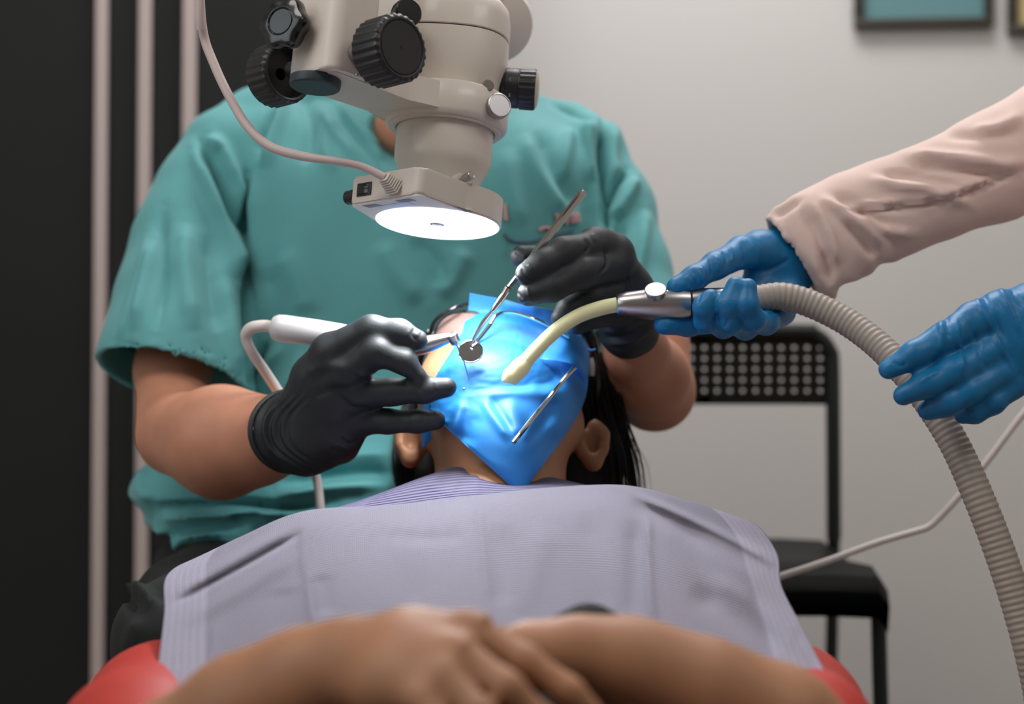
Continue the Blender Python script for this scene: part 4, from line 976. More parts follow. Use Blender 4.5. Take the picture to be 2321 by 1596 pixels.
# rocker switch
bm = bmesh.new(); box(bm, onface(EL * 0.20, 32, 1), (44 * U, 30 * U, 4 * U), FE, 1.5 * U); sw = bmobj('rocker_switch', bm, M['switch'], mic)
bm = bmesh.new(); box(bm, onface(EL * 0.20 - 1, 32, 3.2), (30 * U, 22 * U, 4 * U), FE @ Matrix.Rotation(0.10, 3, 'Y'), 1.5 * U); bmobj('rocker', bm, M['blk_gloss'], sw); bpy.data.objects['rocker'].matrix_parent_inverse = Matrix()
bm = bmesh.new(); c_ = onface(EL * 0.20 - 8, 32, 6.4)
for k in range(16):
    a0, a1 = 2 * PI * k / 16, 2 * PI * (k + 1) / 16
    vs = [bm.verts.new(c_ + FE @ Vector((rr * U * math.cos(a), rr * U * 1.15 * math.sin(a), 0))) for rr, a in ((2.6, a0), (4.0, a0), (4.0, a1), (2.6, a1))]; bm.faces.new(vs)
box(bm, onface(EL * 0.20 + 8, 32, 4.7), (1.8 * U, 8 * U, 0.6 * U), FE)
bmobj('switch_mark', bm, M['whiteprint'], sw)
# dimmer knob on the far end of the box
kd = Vector((-et.x, -et.y, 0)); kc = (ea + kd * 18 - en * 30 + Vector((0, 0, 30))) * U
lathe_l('dimmer_knob', [(0, -6), (16, -6), (17, 0), (17, 6), (15, 7), (16, 22), (14, 25), (0, 25)], kc, kd, M['blk_rubber'], n=48, close=False, ribs=12, rib_amp=0.03, rib_rows={5, 6})
# strain relief of the cable: stacked flexible ribs
sr0 = onface(EL * 0.60, 16, 2); 
sr = empty('strain_relief', (0, 0, 0)); sr.parent = mic; sr['_local'] = 1
srd = (LY(878, 408, ea.y * 1.0 - 40) - onface(EL * 0.62, 12, 8))
c0 = onface(EL * 0.66, 22, 4); c1 = LY(872, 402, c0.y / U - 22)
for k in range(7):
    t = k / 6; c_ = c0.lerp(c1, t); bm = bmesh.new(); box(bm, c_, ((36 - 12 * t) * U, (34 - 12 * t) * U, 3.4 * U), frame_of(c1 - c0, Vector((0, 0, 1))), 1.4 * U); bmobj('rib', bm, M['lampbody'], sr)
bm = bmesh.new(); tube(bm, [c0 - (c1 - c0) * 0.1, c1], [8 * U, 8 * U], 12, 1); bmobj('core', bm, M['lampbody'], sr)
# ventilation slots under the box
for base in (0.14, 0.62):
    for k in range(8):
        bm = bmesh.new(); s_ = EL * (base + 0.026 * k); c_ = (ea + et * s_ - en * 22 + Vector((0, 0, -0.6))) * U
        box(bm, c_, (2.0 * U, 20 * U, 1.2 * U), Matrix((et, en, Vector((0, 0, 1)))).transposed() @ Matrix.Rotation(0.25, 3, 'Z'))
        bmobj('vent_slot', bm, M['blk_rubber'] if False else mat('vent_grey', (160, 166, 174), 0.6) if base == 0.14 and k == 0 else bpy.data.materials['vent_grey'], mic)
bm = bmesh.new(); box(bm, (ea + et * EL * 0.46 - en * 44 + Vector((0, 0, -0.4))) * U, (96 * U, 30 * U, 0.8 * U), Matrix((et, en, Vector((0, 0, 1)))).transposed(), 0.3 * U); bmobj('battery_label', bm, mat('label_pale', (196, 204, 214), 0.5), mic)
# clamp collar and thumbscrew on top
lathe_l('clamp_collar', [(84, HL - 2), (92, HL - 2), (94, HL + 4), (94, HL + 16), (90, HL + 20), (70, HL + 20)], (0, 0, 0), (0, 0, 1), M['lampbody'], close=False)
c_ = LY(1046, 408, -88); d_ = LY(1072, 396, -118) - c_
lathe_l('clamp_screw', [(0, -6), (6, -6), (6, 8), (9, 9), (10, 34), (8, 36), (0, 34)], c_, d_, M['satin'], n=30, close=False, ribs=10, rib_amp=0.03, rib_rows={4})
lathe_l('screw_boss', [(0, -20), (16, -20), (16, 0), (14, 3), (0, 3)], LY(1046, 408, -84), d_, M['lampbody'], n=32, close=False)
# --- objective barrel
lathe_l('objective_barrel', [(60, HL), (76, HL + 6), (78, HL + 14), (104, HL + 62), (109, HL + 74), (111, HL + 88), (111, HL + 176), (60, HL + 176)], (0, 0, 0), (0, 0, 1), M['scope'], n=96, close=False)
# --- holder ring
ZR = 216
lathe_l('holder_ring', [(112, ZR + 4), (115, ZR - 1), (126, ZR - 1), (127, ZR + 4), (133, ZR + 5), (138, ZR + 10), (141, ZR + 18), (141, ZR + 76), (137, ZR + 82), (112, ZR + 82)], (0, 0, 0), (0, 0, 1), M['scope'], n=128, close=False)
# arm between ring and pinion block
cb = LZ(716, 172, ZR + 22) / U; cb = Vector((cb.x, cb.y))                    # centre of the block's underside
ad = cb.normalized(); pr = Vector((-ad.y, ad.x))
arm = [ad * 95 + pr * 96, ad * 95 - pr * 96, ad * 175 - pr * 70, cb - pr * 78 , cb + ad * 10 - pr * 70, cb + ad * 10 + pr * 70, cb + pr * 78, ad * 175 + pr * 70]
bm = bmesh.new(); prism(bm, [(p.x * U, p.y * U) for p in rounded([(v.x, v.y) for v in arm], [2, 2, 40, 20, 10, 10, 20, 40])], (ZR + 14) * U, (ZR + 74) * U, None, bevel=5 * U, seg=2); bmobj('holder_arm', bm, M['scope'], mic)
# --- pinion block, a tall rounded column
ka = Vector((0.72, -0.69)); kp = Vector((0.69, 0.72))                       # knob axis and its normal, in plan
cbk = cb + Vector((22, 14))
blk = [cbk - ka * 80 - kp * 62, cbk + ka * 88 - kp * 62, cbk + ka * 88 + kp * 70, cbk - ka * 80 + kp * 70]
bm = bmesh.new(); prism(bm, [(p.x * U, p.y * U) for p in rounded([(v.x, v.y) for v in blk], [55, 40, 40, 45])], (ZR + 16) * U, (ZR + 430) * U, None, bevel=8 * U, seg=3); bmobj('focus_block', bm, M['scope'], mic)
lathe_l('rack_cap', [(0, -3), (50, -3), (54, 0), (55, 4), (55, 18), (50, 20)], Vector((cb.x * U, cb.y * U, (ZR - 3) * U)), (0, 0, 1), mat('dark_teal_cap', (44, 58, 64), 0.45), close=False)
bm = bmesh.new(); g_ = cbk + ka * 89 - kp * 8
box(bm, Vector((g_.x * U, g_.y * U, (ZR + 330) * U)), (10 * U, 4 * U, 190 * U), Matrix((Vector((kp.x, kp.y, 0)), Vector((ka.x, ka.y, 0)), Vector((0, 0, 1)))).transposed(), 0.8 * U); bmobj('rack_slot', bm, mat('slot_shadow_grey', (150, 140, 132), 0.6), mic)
# knobs on the block
KA = Vector((ka.x, ka.y, 0))
def ribbed(name, c, axis, r, hh, label=None, hollow=False, ribs=26):
    prof = [(r * .55, -4), (r * .80, 0), (r * .93, 5), (r, 12), (r, 13), (r * 1.0, hh - 9), (r * .97, hh - 4), (r * .88, hh), (r * .84, hh), (r * .80, hh - 3), (r * .78, hh - 1), (0, hh - 1)]
    if hollow: prof = [(r * .2, 30), (r * .80, 30), (r * .84, 2), (r * .90, 0), (r * .98, 4), (r, 12), (r, 13), (r, hh - 9), (r * .95, hh - 2), (r * .85, hh), (0, hh)]
    bm = bmesh.new(); M_ = [(a * U, b * U) for a, b in prof]
    lathe(bm, M_, c, axis, ribs * 8, close=False, ribs=ribs, rib_amp=0.022, rib_rows=({3, 4, 5, 6} if not hollow else {5, 6, 7}))
    o = bmobj(name, bm, M['blk_rubber'], mic, angle=50)
    if label: o['label'] = label
    return o
kc = LY(912, 107, cbk.y - 138)
ribbed('focus_knob', kc - KA * 88 * U, KA, 72, 88, 'ribbed black focus knob with a flat face')
lathe_l('knob_dimple', [(0, 0.6), (2.5, 0.6), (2.5, 0), (0, 0)], kc + KA * 0.2 * U, KA, M['blk_gloss'], n=16, close=False)
kl = LY(636, 168, cbk.y + 110)
ribbed('focus_knob', kl - (-KA) * 30 * U, -KA, 69, 72, 'ribbed black focus knob seen from its hollow inner side', hollow=True)
lathe_l('focus_shaft', [(20, 0), (20, 330)], kl - (-KA) * 40 * U, KA, M['satin'], n=32)
# lobed clamp knob on the block's side
kk = LY(645, 54, cbk.y - 66); KD = (Vector((-0.45, -0.89, 0.0))).normalized()
bm = bmesh.new(); rows_ = [(36, -26), (50, -22), (55, -12), (55, 6), (50, 14), (42, 17)]; ring = []
Fk = frame_of(KD)
for r, h_ in rows_:
    ring.append([bm.verts.new(kk + Fk @ Vector(((r * (1 + 0.07 * math.cos(6 * a))) * U * math.cos(a), (r * (1 + 0.07 * math.cos(6 * a))) * U * math.sin(a), h_ * U))) for a in np.linspace(0, 2 * PI, 73)[:-1]])
for r, h_ in ((32, 17), (29, 14), (27, 15.5)):
    ring.append([bm.verts.new(kk + Fk @ Vector((r * U * math.cos(a), r * U * math.sin(a), h_ * U))) for a in np.linspace(0, 2 * PI, 73)[:-1]])
for a_, b_ in zip(ring, ring[1:]):
    for k in range(72): bm.faces.new((a_[k], a_[(k + 1) % 72], b_[(k + 1) % 72], b_[k]))
bm.faces.new(ring[-1]); bm.faces.new(list(reversed(ring[0]))); bmobj('clamp_knob', bm, M['blk_gloss'], mic)
lathe_l('clamp_stem', [(18, -90), (18, -20)], kk, KD, M['blk_rubber'], n=24)
cp = LY(928, 26, cbk.y + 46)
lathe_l('stop_knob', [(16, -60), (16, -34), (30, -32), (32, -24), (32, -3), (29, 0), (0, 0)], cp, Vector((0.5, -0.86, 0)), M['blk_gloss'], n=40, close=True)
# screws under the arm
for q in ((809, 171), (832, 188)):
    p_ = LZ(q[0], q[1], ZR + 13.5); lathe_l('screw', [(0, -0.6), (5, -0.6), (5, 2)], p_, (0, 0, 1), M['satin'], n=16, close=False)
# --- zoom body: lower and upper shells with the seam between them
def superring(bm, rx, ry, z, c=(0, 0), p=2.7, n=96):
    vs = []
    for k in range(n):
        a = 2 * PI * k / n; ca, sa = math.cos(a), math.sin(a)
        vs.append(bm.verts.new(Vector(((c[0] + rx * math.copysign(abs(ca) ** (2 / p), ca)) * U, (c[1] + ry * math.copysign(abs(sa) ** (2 / p), sa)) * U, z * U))))
    return vs
def superloft(name, rows, m, parent=mic):
    bm = bmesh.new(); rr = [superring(bm, *r) for r in rows]
    for a, b in zip(rr, rr[1:]):
        for k in range(len(a)): bm.faces.new((a[k], a[(k + 1) % len(a)], b[(k + 1) % len(a)], b[k]))
    bm.faces.new(list(reversed(rr[0]))); bm.faces.new(rr[-1]); return bmobj(name, bm, m, parent)
cxb = (-6, 6)
superloft('zoom_body', [(112, 112, ZR + 70, (0, 0), 2.1), (116, 116, ZR + 96, (0, 0), 2.2), (128, 124, ZR + 122, cxb), (134, 130, ZR + 150, cxb), (136, 132, ZR + 190, cxb), (136, 132, ZR + 211, cxb), (134, 130, ZR + 213, cxb)], M['scope'])
superloft('body_seam', [(132, 128, ZR + 212, cxb), (132, 128, ZR + 217, cxb)], M['blk_rubber'])
superloft('upper_body', [(134, 130, ZR + 216, cxb), (136, 132, ZR + 218, cxb), (136, 132, ZR + 262, cxb), (131, 127, ZR + 288, cxb), (118, 114, ZR + 304, cxb), (98, 94, ZR + 310, cxb)], M['scope'])
lathe_l('port_recess', [(0, 2.0), (11.5, 2.0), (13.5, 0), (13.5, -3)], LY(1107, 193, -104), Vector((0.32, -0.94, 0)), mat('recess_grey', (118, 110, 102), 0.6), n=32, close=False)
# binocular prism housings and eyepieces, leaning away to the operator
for (px_, py_, yy, nm) in ((1118, 52, 120, None), (905, 40, 125, None)):
    hc = LY(px_, py_, yy); hx = Vector((0.55 if px_ > 1000 else -0.55, 0.62, 0.42)).normalized()
    bm = bmesh.new(); lathe(bm, [(0, -62 * U), (70 * U, -62 * U), (86 * U, -54 * U), (92 * U, -40 * U), (92 * U, 26 * U), (84 * U, 42 * U), (60 * U, 50 * U), (0, 52 * U)], hc, Vector((0.30 if px_ > 1000 else -0.3, -0.80, -0.42)), 72, close=False)
    o = bmobj('prism_housing', bm, M['scope'], mic)
    et0 = hc + Vector((0, 40 * U, 40 * U)); ed = Vector((0.0, 0.72, 0.70))
    lathe_l('eyepiece_tube', [(36, 0), (36, 80), (44, 84), (44, 150), (40, 156), (28, 150)], et0, ed, M['blk_rubber'], n=48)
superloft('bridge', [(90, 84, ZR + 308, (0, 30)), (96, 90, ZR + 330, (0, 60)), (110, 80, ZR + 370, (0, 90))], M['scope'])
lathe_l('head_lock_screw', [(7, -24), (7, 0), (16, 2), (16, 22), (0, 22)], LY(1056, 2, -96), Vector((0, -0.4, 0.9)), M['blk_gloss'], n=24)
# zoom knob with its scale
zc = LY(1146, 199, 6); ZX = Vector((1, -0.04, 0.0)).normalized()
zk = lathe_l('zoom_knob', [(0, -8), (42, -8), (43, 0), (46, 1), (46, 29), (45, 30), (45.5, 33), (47, 34), (47.5, 66), (45, 70), (20, 70)], zc, ZX, M['blk_rubber'], n=160, close=False, ribs=20, rib_amp=0.018, rib_rows={7, 8})
lathe_l('knob_cap', [(44, 69), (38, 74), (20, 77), (0, 78)], zc, ZX, M['cream'], n=48, close=False)
def text_mesh(txt, size, Mx, m, parent, name, ext=0.00004):
    cu = bpy.data.curves.new(name + '_curve', 'FONT'); cu.body = txt; cu.size = size; cu.align_x = 'CENTER'; cu.align_y = 'CENTER'; cu.extrude = ext; cu.resolution_u = 2
    t = bpy.data.objects.new(name + '_tmp', cu); COL.objects.link(t); dg = bpy.context.evaluated_depsgraph_get(); dg.update()
    me = bpy.data.meshes.new_from_object(t.evaluated_get(dg)); bpy.data.objects.remove(t); me.transform(Mx); me.materials.clear(); me.materials.append(m)
    o = bpy.data.objects.new(name, me); COL.objects.link(o); o.parent = parent
    return o
for txt, ang in (('1.5', 58), ('2.0', 8), ('2.5', -38), ('3', -72)):
    # the scale runs round the barrel, upside down as seen from here
    a = math.radians(ang); nrm = Vector((0, -math.cos(a), math.sin(a))); upv = Vector((0, -math.sin(a), -math.cos(a))); xr = Vector((-1, 0, 0))
    Mx = Matrix.Translation(zc + Vector((15 * U, 0, 0)) + nrm * 46.3 * U) @ Matrix((xr, upv, nrm)).transposed().to_4x4()
    o = text_mesh(txt, 10.5 * U, Mx, M['whiteprint'], zk, 'scale_number')
# knurled silver thumbscrew on the ring
tc = LY(1129, 241, -100); TD = Vector((0.42, -0.90, 0.06)).normalized()
lathe_l('ring_screw', [(9, -24), (9, -12), (26, -11), (28, -9), (28, 9), (26, 11), (24.5, 11), (24, 9.5), (0, 9.5)], tc, TD, M['satin'], n=180, close=False, ribs=40, rib_amp=0.02, rib_rows={3, 4})
# pillar carrying it all, up out of the picture
bm = bmesh.new(); pm = MR.inverted() @ (Vector((0, 0, 2.6)) - Vector((0, 0, MO.z)))
pc = cbk + kp * 20
top = MR.inverted() @ Vector((0, 0, 1))
base = Vector((pc.x * U, pc.y * U, (ZR + 420) * U)); hh = (2.6 - (MO + MR @ base).z)
tube(bm, [base - top * 0.05, base + top * (hh - 0.002)], 0.018, 24, 1); bmobj('suspension_pole', bm, M['scope'], mic)

# lamp light: the disc itself is the source
ld = bpy.data.lights.new('ring_lamp_light', 'AREA'); ld.shape = 'DISK'; ld.size = 0.11; ld.energy = 1.6; ld.color = (0.93, 0.965, 1.0); ld.spread = math.radians(150)
lo_ = bpy.data.objects.new('ring_lamp_light', ld); COL.objects.link(lo_); lo_.parent = mic; lo_.location = (0, 0, -4.5 * U)

# supply cable of the lamp
bm = bmesh.new(); ct = MO + MR @ c1
cab = [P(452, -260, 1.55), P(452, -60, 1.56), P(460, 70, 1.565), P(487, 150, 1.56), P(523, 225, 1.55), P(562, 288, 1.54), P(612, 332, 1.53), P(680, 353, 1.52), P(752, 364, 1.51), P(820, 378, ct.y), ct]
tube(bm, [Vector((cab[0].x, 1.5, 2.58))] + cab, [R(10.5, 1.55)] * 9 + [R(9.5, 1.5)] * 3, 14, 10)
tag(bmobj('lamp_cable', bm, M['mauvecable']), 'pale cable hanging from above and plugged into the ring lamp', 'cable')

# ================================================================== sheet helpers
def sheet(name, grid, mat_, parent=None, nu=120, nv=70, thick=0.0004, fn=None, uvfn=None):
    """grid[v][u] of (px, py, d): smooth sheet through measured points"""
    G = np.array(grid, float); nv0, nu0 = G.shape[:2]
    def rs(A, n):     # catmull-rom resample along axis 0
        m = A.shape[0]; Ae = np.concatenate([2 * A[:1] - A[1:2], A, 2 * A[-1:] - A[-2:-1]]); t = np.linspace(0, m - 1, n); i = np.minimum(t.astype(int), m - 2); f = (t - i).reshape(-1, *([1] * (A.ndim - 1)))
        a, b, c, d = Ae[i], Ae[i + 1], Ae[i + 2], Ae[i + 3]
        return 0.5 * (2 * b + (c - a) * f + (2 * a - 5 * b + 4 * c - d) * f * f + (3 * b - a - 3 * c + d) * f ** 3)
    A = rs(G, nv); A = rs(A.transpose(1, 0, 2), nu).transpose(1, 0, 2)
    if fn is not None: A = fn(A)
    X = (A[..., 0] - CX) / FPX * A[..., 2]; Z = CZ - (A[..., 1] - CY) / FPX * A[..., 2]
    V = np.stack([X, A[..., 2], Z], -1).reshape(-1, 3)
    idx = np.arange(nu * nv).reshape(nv, nu); F = np.stack([idx[:-1, :-1], idx[:-1, 1:], idx[1:, 1:], idx[1:, :-1]], -1).reshape(-1, 4)
    o = npmesh(name, V, F, mat_, parent)
    uv = o.data.uv_layers.new(name='UVMap'); uu, vv = np.meshgrid(np.linspace(0, 1, nu), np.linspace(0, 1, nv)); q = np.stack([uu, vv], -1).reshape(-1, 2)
    li = np.zeros(len(o.data.loops), np.int32); o.data.loops.foreach_get('vertex_index', li); uv.data.foreach_set('uv', q[li].ravel().astype(np.float32))
    s = o.modifiers.new('thickness', 'SOLIDIFY'); s.thickness = thick; s.offset = 0
    return o
def pgauss(A, line, wd, amp):
    """crease in depth: negative amp comes towards the viewer"""
    px, py = A[..., 0], A[..., 1]; L = catmull(line, 8) if len(line) > 2 else np.array(line, float); best = np.full(px.shape, 1e9); tp = np.zeros(px.shape)
    for i in range(len(L) - 1):
        a, b = L[i], L[i + 1]; ab = b - a; t = np.clip(((px - a[0]) * ab[0] + (py - a[1]) * ab[1]) / (ab @ ab + 1e-9), 0, 1)
        d = np.hypot(px - a[0] - t * ab[0], py - a[1] - t * ab[1]); m = d < best; best = np.where(m, d, best); tp = np.where(m, (i + t) / (len(L) - 1), tp)
    A[..., 2] += amp * np.exp(-(best / wd) ** 2) * np.clip(np.minimum(tp, 1 - tp) * 5, 0.1, 1)
def psign(A, a, b, wd, amp):
    """step of the sheet across the line a-b"""
    n = np.array([-(b[1] - a[1]), b[0] - a[0]], float); n /= np.linalg.norm(n); s = (A[..., 0] - a[0]) * n[0] + (A[..., 1] - a[1]) * n[1]; A[..., 2] += amp * np.tanh(s / wd)

# ================================================================== the paper bib on the chest
def bib_fn(A):
    for line, wd, amp in [([(703, 1165), (690, 1250), (712, 1400), (725, 1480)], 12, -0.004), ([(725, 1300), (740, 1400)], 26, 0.004), ([(640, 1330), (660, 1440)], 40, 0.003),
                          ([(1083, 1118), (1095, 1240), (1110, 1400)], 9, -0.003), ([(1135, 1180), (1150, 1300), (1150, 1380)], 30, 0.006), ([(1240, 1180), (1210, 1290), (1160, 1390)], 34, -0.005),
                          ([(1330, 1150), (1350, 1290), (1370, 1400)], 40, 0.005), ([(1467, 1148), (1470, 1290), (1478, 1440)], 9, -0.005), ([(1440, 1170), (1440, 1300), (1430, 1420)], 26, 0.006), ([(1540, 1170), (1590, 1300), (1620, 1400)], 34, 0.004),
                          ([(1400, 1105), (1560, 1175), (1680, 1235), (1762, 1285)], 10, -0.007), ([(1420, 1135), (1560, 1205), (1740, 1300)], 20, 0.006),
                          ([(378, 1378), (540, 1290), (700, 1200)], 8, 0.006), ([(390, 1350), (540, 1265), (690, 1180)], 12, -0.005), ([(400, 1420), (560, 1330), (690, 1250)], 20, -0.004),
                          ([(850, 1215), (980, 1222), (1060, 1215)], 16, 0.003), ([(820, 1180), (900, 1300), (960, 1380)], 50, 0.004), ([(1600, 1300), (1720, 1380), (1840, 1500)], 20, -0.005), ([(1560, 1330), (1660, 1400), (1780, 1480)], 24, 0.005),
                          ([(1700, 1330), (1730, 1420), (1750, 1500)], 20, 0.003), ([(1790, 1420), (1840, 1480), (1850, 1530)], 16, 0.004), ([(490, 1400), (480, 1480), (470, 1560)], 8, -0.002)]:
        pgauss(A, line, wd, amp * 1.5)
    return A
bibgrid = [
    [(560, 1290, 1.56), (650, 1235, 1.56), (740, 1205, 1.55), (900, 1185, 1.55), (1085, 1172, 1.55), (1250, 1160, 1.55), (1400, 1150, 1.55), (1520, 1165, 1.56), (1600, 1200, 1.57)],
    [(455, 1268, 1.50), (560, 1212, 1.48), (690, 1160, 1.47), (880, 1146, 1.46), (1083, 1126, 1.46), (1250, 1108, 1.46), (1420, 1102, 1.47), (1560, 1135, 1.48), (1700, 1182, 1.50)],
    [(378, 1305, 1.44), (520, 1255, 1.42), (700, 1185, 1.41), (880, 1166, 1.41), (1085, 1140, 1.41), (1260, 1124, 1.41), (1450, 1128, 1.42), (1620, 1195, 1.43), (1760, 1252, 1.45)],
    [(372, 1388, 1.36), (520, 1335, 1.345), (692, 1265, 1.34), (880, 1240, 1.33), (1095, 1225, 1.33), (1270, 1215, 1.33), (1462, 1225, 1.34), (1650, 1280, 1.35), (1772, 1330, 1.37)],
    [(362, 1478, 1.28), (520, 1440, 1.26), (700, 1370, 1.25), (890, 1340, 1.245), (1105, 1330, 1.245), (1290, 1325, 1.245), (1475, 1345, 1.25), (1680, 1400, 1.27), (1822, 1430, 1.29)],
    [(350, 1570, 1.20), (530, 1530, 1.18), (715, 1470, 1.17), (900, 1440, 1.165), (1112, 1425, 1.165), (1310, 1425, 1.165), (1490, 1450, 1.17), (1700, 1502, 1.185), (1876, 1536, 1.21)]]
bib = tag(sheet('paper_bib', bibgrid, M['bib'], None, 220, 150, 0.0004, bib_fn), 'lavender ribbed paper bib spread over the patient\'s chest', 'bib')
neckgrid = [
    [(905, 1115, 1.64), (985, 1072, 1.63), (1040, 1056, 1.62), (1078, 1054, 1.615), (1150, 1068, 1.62), (1240, 1080, 1.63), (1330, 1100, 1.66)],
    [(800, 1140, 1.58), (940, 1092, 1.575), (1020, 1078, 1.59), (1075, 1076, 1.59), (1150, 1088, 1.59), (1260, 1096, 1.59), (1380, 1112, 1.60)],
    [(740, 1162, 1.53), (900, 1140, 1.52), (1000, 1126, 1.53), (1080, 1118, 1.53), (1160, 1118, 1.53), (1280, 1116, 1.52), (1420, 1122, 1.54)],
    [(730, 1200, 1.50), (900, 1170, 1.49), (1000, 1155, 1.485), (1082, 1146, 1.48), (1160, 1142, 1.485), (1290, 1138, 1.49), (1430, 1140, 1.50)]]
def neck_fn(A):
    pgauss(A, [(1078, 1054), (1080, 1090), (1084, 1130)], 5, -0.003); pgauss(A, [(1060, 1060), (1050, 1110)], 14, 0.003); pgauss(A, [(960, 1085), (1000, 1110), (1040, 1120)], 16, -0.005); return A
nk = sheet('neck_flap', neckgrid, M['bib_shaded'], bib, 120, 50, 0.0004, neck_fn); nk['label'] = 'folded neck edge of the bib'

# ================================================================== blue latex dam over the mouth
pV = np.zeros(len(bpy.data.objects['body.002'].data.vertices) * 3, np.float32); bpy.data.objects['body.002'].data.vertices.foreach_get('co', pV); pV = pV.reshape(-1, 3)
pb = bpy.data.objects['body.002'].matrix_parent_inverse  # identity offset: coordinates are world
sel = (pV[:, 1] > 1.5); hv = pV[sel]; hx = CX + hv[:, 0] / hv[:, 1] * FPX; hy = CY - (hv[:, 2] - CZ) / hv[:, 1] * FPX
HD = np.full((140, 140), 9.0); gi = ((hx - 900) / 4).astype(int); gj = ((hy - 640) / 4).astype(int); ok = (gi >= 0) & (gi < 140) & (gj >= 0) & (gj < 140)
np.minimum.at(HD, (gj[ok], gi[ok]), hv[ok, 1])
for _ in range(2):
    Q = np.pad(HD, 1, constant_values=9); HD = np.minimum.reduce([Q[1 + a:141 + a, 1 + b:141 + b] for a in (-1, 0, 1) for b in (-1, 0, 1)])
def dam_fn(A):
    for line, wd, amp in [([(1000, 905), (1060, 888), (1140, 882), (1230, 884), (1300, 900)], 20, -0.012), ([(985, 865), (1060, 874), (1140, 868), (1215, 878)], 12, 0.010),
                          ([(1210, 875), (1250, 850), (1275, 832)], 26, 0.006),
                          ([(1050, 900), (1035, 950), (1030, 985)], 14, -0.006), ([(1010, 930), (1012, 955)], 12, 0.006), ([(1075, 930), (1055, 970), (1050, 1010)], 22, 0.008), ([(1090, 900), (1120, 945), (1160, 1000)], 12, -0.005), ([(1110, 900), (1135, 940), (1165, 985)], 8, 0.0035),
                          ([(1150, 900), (1170, 950), (1172, 990)], 16, -0.004), ([(1225, 930), (1205, 970), (1185, 1000)], 9, -0.005), ([(1262, 900), (1235, 950), (1190, 1005)], 14, 0.007), ([(1300, 880), (1290, 940), (1250, 1000)], 16, -0.006),
                          ([(1120, 715), (1240, 742), (1310, 790)], 9, 0.004), ([(1130, 690), (1230, 705)], 14, -0.004), ([(1100, 760), (1180, 790), (1160, 840)], 30, -0.003), ([(1030, 800), (1010, 850)], 12, -0.004), ([(1060, 740), (1045, 790), (1020, 830)], 12, 0.004)]:
        pgauss(A, line, wd, amp)
    gi = np.clip(((A[..., 0] - 900) / 4).astype(int), 0, 139); gj = np.clip(((A[..., 1] - 640) / 4).astype(int), 0, 139)
    lim = np.where(A[..., 1] > 1030, 9.0, HD[gj, gi] - 0.004)
    A[..., 2] = np.minimum(A[..., 2], lim) if False else 0.5 * (A[..., 2] + lim - np.sqrt((A[..., 2] - lim) ** 2 + 4e-6))
    D = A[..., 2].copy()
    for _ in range(6): D[1:-1, 1:-1] = 0.25 * (D[:-2, 1:-1] + D[2:, 1:-1] + D[1:-1, :-2] + D[1:-1, 2:])
    A[..., 2] = D
    return A
damgrid = [
    [(1065, 664, 1.705), (1100, 671, 1.700), (1140, 678, 1.697), (1190, 692, 1.695), (1240, 700, 1.70), (1285, 712, 1.715), (1312, 735, 1.735)],
    [(1060, 705, 1.705), (1098, 712, 1.700), (1140, 716, 1.697), (1190, 724, 1.695), (1245, 736, 1.70), (1298, 755, 1.715), (1326, 775, 1.740)],
    [(1045, 755, 1.700), (1088, 760, 1.690), (1135, 765, 1.680), (1185, 772, 1.675), (1240, 782, 1.68), (1300, 795, 1.695), (1334, 815, 1.730)],
    [(1020, 800, 1.690), (1065, 812, 1.672), (1120, 815, 1.655), (1175, 818, 1.648), (1232, 824, 1.65), (1295, 835, 1.670), (1333, 852, 1.715)],
    [(990, 850, 1.680), (1045, 862, 1.652), (1105, 863, 1.632), (1165, 864, 1.624), (1225, 868, 1.63), (1290, 872, 1.650), (1330, 888, 1.700)],
    [(972, 905, 1.675), (1020, 900, 1.630), (1085, 903, 1.608), (1150, 905, 1.600), (1215, 908, 1.605), (1275, 912, 1.630), (1318, 925, 1.680)],
    [(985, 942, 1.640), (1020, 945, 1.605), (1085, 950, 1.588), (1150, 952, 1.580), (1205, 955, 1.588), (1258, 958, 1.610), (1297, 962, 1.655)],
    [(1018, 975, 1.605), (1050, 990, 1.590), (1100, 1000, 1.576), (1150, 1003, 1.568), (1195, 1002, 1.572), (1238, 998, 1.597), (1272, 1000, 1.630)],
    [(1093, 1043, 1.577), (1115, 1049, 1.570), (1140, 1052, 1.566), (1165, 1053, 1.565), (1190, 1051, 1.568), (1214, 1047, 1.576), (1238, 1044, 1.592)],
    [(1153, 1098, 1.567), (1161, 1101, 1.566), (1169, 1103, 1.565), (1177, 1104, 1.565), (1185, 1104, 1.566), (1193, 1102, 1.568), (1199, 1098, 1.571)]]
dam = tag(sheet('latex_dam', damgrid, M['dam'], None, 150, 200, 0.0003, dam_fn), 'blue latex sheet stretched over the patient\'s mouth', 'dental dam')
# the corner turned back over itself on the far cheek
flap = sheet('turned_corner', [[(1262, 745, 1.668), (1290, 750, 1.670), (1318, 765, 1.690), (1336, 792, 1.715)], [(1250, 780, 1.660), (1285, 785, 1.660), (1316, 795, 1.678), (1336, 815, 1.705)], [(1224, 814, 1.645), (1262, 819, 1.645), (1302, 830, 1.655), (1333, 858, 1.690)]], M['dam'], dam, 50, 40, 0.0003,
             lambda A: (pgauss(A, [(1226, 816), (1265, 822), (1305, 834)], 8, -0.004), A)[1])
# loose corner under the little finger
flap2 = sheet('hanging_corner', [[(960, 895, 1.665), (1000, 900, 1.635), (1020, 905, 1.62)], [(957, 950, 1.668), (985, 958, 1.65), (1008, 960, 1.64)], [(956, 985, 1.668), (972, 985, 1.66), (990, 983, 1.655)], [(957, 1018, 1.668), (960, 1015, 1.667), (964, 1010, 1.666)]], M['dam'], dam, 30, 40, 0.0003)
